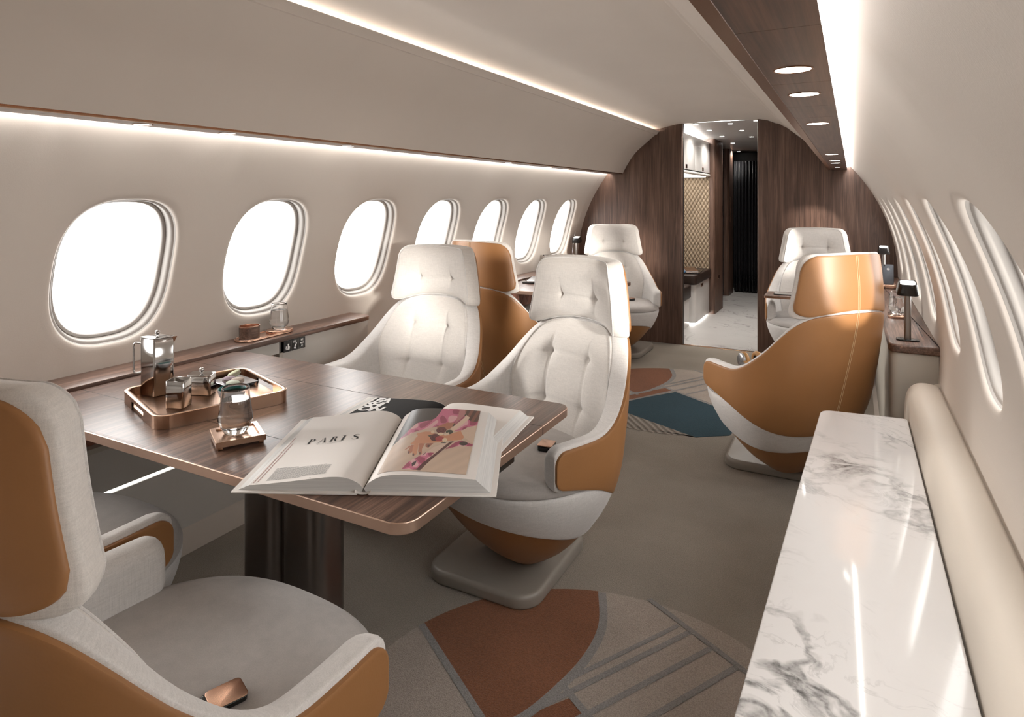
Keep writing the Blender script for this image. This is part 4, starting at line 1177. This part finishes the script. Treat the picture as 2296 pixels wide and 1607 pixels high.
o = bpy.data.objects.new('photo_print', me); COL.objects.link(o); o.parent = B1.rp

# ------------------------------------------------------------------ things on the ledges
def stadium(L, W, n=10):
    r = W / 2; P = [(r * math.cos(a), L / 2 - r + r * math.sin(a)) for a in [pi * k / n for k in range(n + 1)]]
    return P + [(-x, -y) for x, y in P]
LZ = .7125
t = thing('valet_tray', 'long oval copper tray on the window ledge under window glass', 'tray', (-1.272, 1.985, LZ), R_(2))
m = MB(); o = stadium(.295, .098); m.rings([[(x, y, z) for x, y in inset(o, d)] for d, z in ((.003, 0), (0, .002), (0, .009), (.001, .010), (.003, .010), (.004, .009), (.005, .006))]); m.build('dish', M['copper'], t, angle=50)
t = thing('round_box', 'open round walnut box with copper lining on the ledge tray', 'bowl', (-1.272, 1.905, LZ + .0065))
m = MB(); sx = lambda p: (p[0] * .88, p[1] * 1.08, p[2]); m.lathe([(.0001, 0), (.040, 0), (.042, .001), (.042, .050)], 40, xf=sx); m.build('shell', M['wood_y'], t, angle=50)
m = MB(); m.lathe([(.0422, .050), (.0425, .0545), (.0405, .0545), (.040, .050), (.0395, .004), (.0001, .003)], 40, xf=sx); m.build('lining', M['copper'], t, angle=50)
t = thing('glass_stand', 'oval copper coaster on the long ledge tray under a glass', 'coaster', (-1.268, 2.066, LZ + .0065), R_(-4))
m = MB(); m.slab(stadium(.125, .090), 0, .011, .002); m.build('plate', M['copper'], t)
tumbler(-1.268, 2.064, LZ + .018, 'water glass standing on the window ledge beneath the second window')
t = thing('coaster', 'copper coaster under the tumbler on the right console', 'coaster', (1.236, 3.84, LZ), 0)
m = MB(); m.slab(rrect(0, 0, .092, .12, .03), 0, .013, .003); m.build('plate', M['copper'], t)
tumbler(1.238, 3.846, LZ + .0135, 'water tumbler on the right console behind the near desk lamp')
tumbler(-1.262, 4.94, LZ, 'glass on the far left ledge, rim peeping over a headrest', 1.12)
tumbler(-1.262, 5.19, LZ, 'farther glass on the far left ledge, near the bulkhead lamp', 1.02)
def lamp(x, y, label, rz=0):
    t = thing('desk_lamp', label, 'lamp', (x, y, LZ), rz, 'black desk lamps')
    m = MB(); m.slab(rrect(0, 0, .088, .052, .02), 0, .006, .002); m.build('base', M['black'], t)
    m = MB(); m.slab(rrect(0, 0, .026, .020, .008), .005, .212, 0); m.build('post', M['gun'], t)
    m = MB(); m.rings([[(x_, y_, z) for x_, y_ in rrect(0, 0, w, w * .92, .016)] for w, z in ((.060, .206), (.0815, .205), (.083, .2065), (.068, .250), (.066, .2525), (.058, .2525), (.057, .2505))]); sh = m.build('shade', M['black'], t, angle=50); sh.rotation_euler.x = R_(16); sh.location = (0, .066 * 1, .006)
    m = MB(); m.slab(rrect(0, 0, .056, .051, .012), .249, .2516, .0005); df = m.build('diffuser', M['lampw'], t); df.rotation_euler.x = R_(16); df.location = (0, .066, .006)
lamp(1.240, 3.225, 'black desk lamp at the near corner of the right console')
lamp(1.238, 5.55, 'black desk lamp by the bulkhead at the right wall')
lamp(-1.262, 5.60, 'black desk lamp by the bulkhead at the left wall, half hidden')
t = thing('phone_dock', 'rose copper charging dock on the right console', 'phone dock', (1.246, 5.07, LZ))
m = MB(); m.slab(rrect(0, 0, .092, .10, .014), 0, .026, .004); m.build('block', M['copper'], t)
t = thing('smartphone', 'grey smartphone standing on the copper dock', 'phone', (1.248, 5.075, LZ + .0265)); t.rotation_euler.x = R_(-10)
m = MB(); xf = lambda p: (p[0], p[2], p[1] + .066)
m.slab(rrect(0, 0, .066, .132, .010), -.004, .004, .0015, xf=xf); m.build('case', M['phone'], t)
def pm(cx, cz, rx, rz, n=20): return [(cx + rx * math.cos(2 * pi * k / n), -.0044, cz + rz * math.sin(2 * pi * k / n)) for k in range(n)]
m = MB(); m.poly(pm(-.0035, .100, .0055, .008)); m.poly(pm(.0035, .100, .0055, .008)); m.poly([(.000, -.0045, .1095), (.003, -.0045, .110), (.0035, -.0045, .114), (.001, -.0045, .113)]); m.build('fruit_emblem', M['spacel'], t, smooth=False)
m = MB(); m.poly(pm(-.022, .123, .004, .004)); m.build('camera_lens', M['black'], t, smooth=False)

# fold-out table by the right bulkhead seat
t = thing('tray_table', 'small walnut fold-out tray table above the right bulkhead armchair lap', 'tray table', (0, 0, 0))
m = MB(); m.slab(roundpoly([(.470, 4.885), (.86, 4.885), (.86, 5.145), (.472, 5.145)], [.012, .012, .03, .03]), .613, .630, .002); m.build('leaf', M['wood_y'], t)
m = MB(); m.rings([[(x, y, z) for x, y in inset(roundpoly([(.470, 4.885), (.86, 4.885), (.86, 5.145), (.472, 5.145)], [.012, .012, .03, .03]), -.0008)] for z in (.612, .626)], cap0=False, cap1=False); m.build('edge', M['copper'], t)
m = MB(); m.box(.86, 1.175, 5.02, 5.06, .60, .618, b=.004); m.build('arm', M['gun'], t)
t = thing('tablet', 'dark tablet lying on the walnut tray table', 'tablet', (.60, 5.01, .6305), R_(3)); m = MB(); m.slab(rrect(0, 0, .15, .11, .008), 0, .006, .002); m.build('case', M['black'], t); m = MB(); m.box(-.07, .07, -.05, .05, .006, .0063); m.build('screen', M['chrome'], t)
# headphones on the turned armchair
t = thing('headphones', 'tan over-ear headphones lying on the turned leather armchair', 'headphones', (.575, 3.43, .5035), R_(38))
for sx, out in ((-1, -1), (1, 1)):
    ax = lambda p, s=sx: (s * .040 + p[2] * s * 1.1, p[0] * 1.08, p[1] * 1.12)
    m = MB(); m.lathe([(.020, -.012), (.026, -.016), (.035, -.013), (.039, -.004), (.036, .004), (.030, .006)], 28, xf=ax); e = m.build('ear_cushion', M['tanph'], t, angle=80)
    m = MB(); m.lathe([(.0001, -.008), (.024, -.008)], 24, xf=ax); m.build('mesh_pad', M['blackm'], e)
    m = MB(); m.lathe([(.033, .004), (.033, .012), (.030, .015), (.0001, .0155)], 28, xf=ax); m.build('ear_cup', M['spacel'], t, angle=50)
m = MB(); m.tube([(.050 * math.cos(a), -.022 - .105 * math.sin(a), .004 - .026 * math.sin(a)) for a in [pi * k / 20 for k in range(21)]], .0075, 10); m.build('headband', M['tanph'], t)
# magazines on the far left table
for k, (lab, mt, dz) in enumerate((('dark glossy magazine at the bottom of the far table pile', 'black', 0), ('pale grey magazine on top of the far table pile', 'spacel', .012))):
    t = thing('magazine', lab, 'magazine', (-1.03 + .02 * k, 4.33, .7005 + dz), R_(10 + 8 * k)); m = MB(); m.slab(rrect(0, 0, .21, .28, .004), 0, .011, .001); m.build('cover', M[mt], t)

# ------------------------------------------------------------------ camera, daylight, colour
cam = bpy.data.cameras.new('camera'); co = bpy.data.objects.new('camera', cam); COL.objects.link(co)
co.location = (1.03, 0, 1.32); co.rotation_euler = (pi / 2, 0, math.atan(763 / 1432))
cam.sensor_width = 36; cam.lens = 1432 / 2296 * 36; cam.shift_y = -(803.5 - 446) / 2296; cam.clip_start = .02
scn.camera = co
w = bpy.data.worlds.new('sky'); scn.world = w; w.use_nodes = True
bg = w.node_tree.nodes['Background']; bg.inputs[0].default_value = (1, .985, .965, 1); bg.inputs[1].default_value = WORLD
def sun(name, d, strength, ang, col):
    li = bpy.data.lights.new(name, 'SUN'); li.energy = strength; li.angle = R_(ang); li.color = col
    o = bpy.data.objects.new(name, li); COL.objects.link(o); o.rotation_euler = Vector(d).to_track_quat('-Z', 'Y').to_euler()
sun('sunlight', (-.768, .64, -.085), SUN1, 6, (1, .95, .88))
sun('bright_cloud_light', (.93, .22, -.25), SUN2, 16, (1, .96, .91))  # second sun lamp, added to send light in through the left windows
scn.view_settings.view_transform = 'Standard'; scn.view_settings.look = 'None'; scn.view_settings.gamma = 1; scn.view_settings.use_curve_mapping = False
scn.view_settings.exposure = EXPO
cy = scn.cycles
cy.use_denoising = True; cy.denoiser = 'OPENIMAGEDENOISE'; cy.max_bounces = 9; cy.diffuse_bounces = 5; cy.glossy_bounces = 4; cy.transmission_bounces = 8; cy.transparent_max_bounces = 10
cy.caustics_reflective = False; cy.caustics_refractive = False; cy.sample_clamp_indirect = 6; cy.blur_glossy = .5; cy.use_light_tree = True
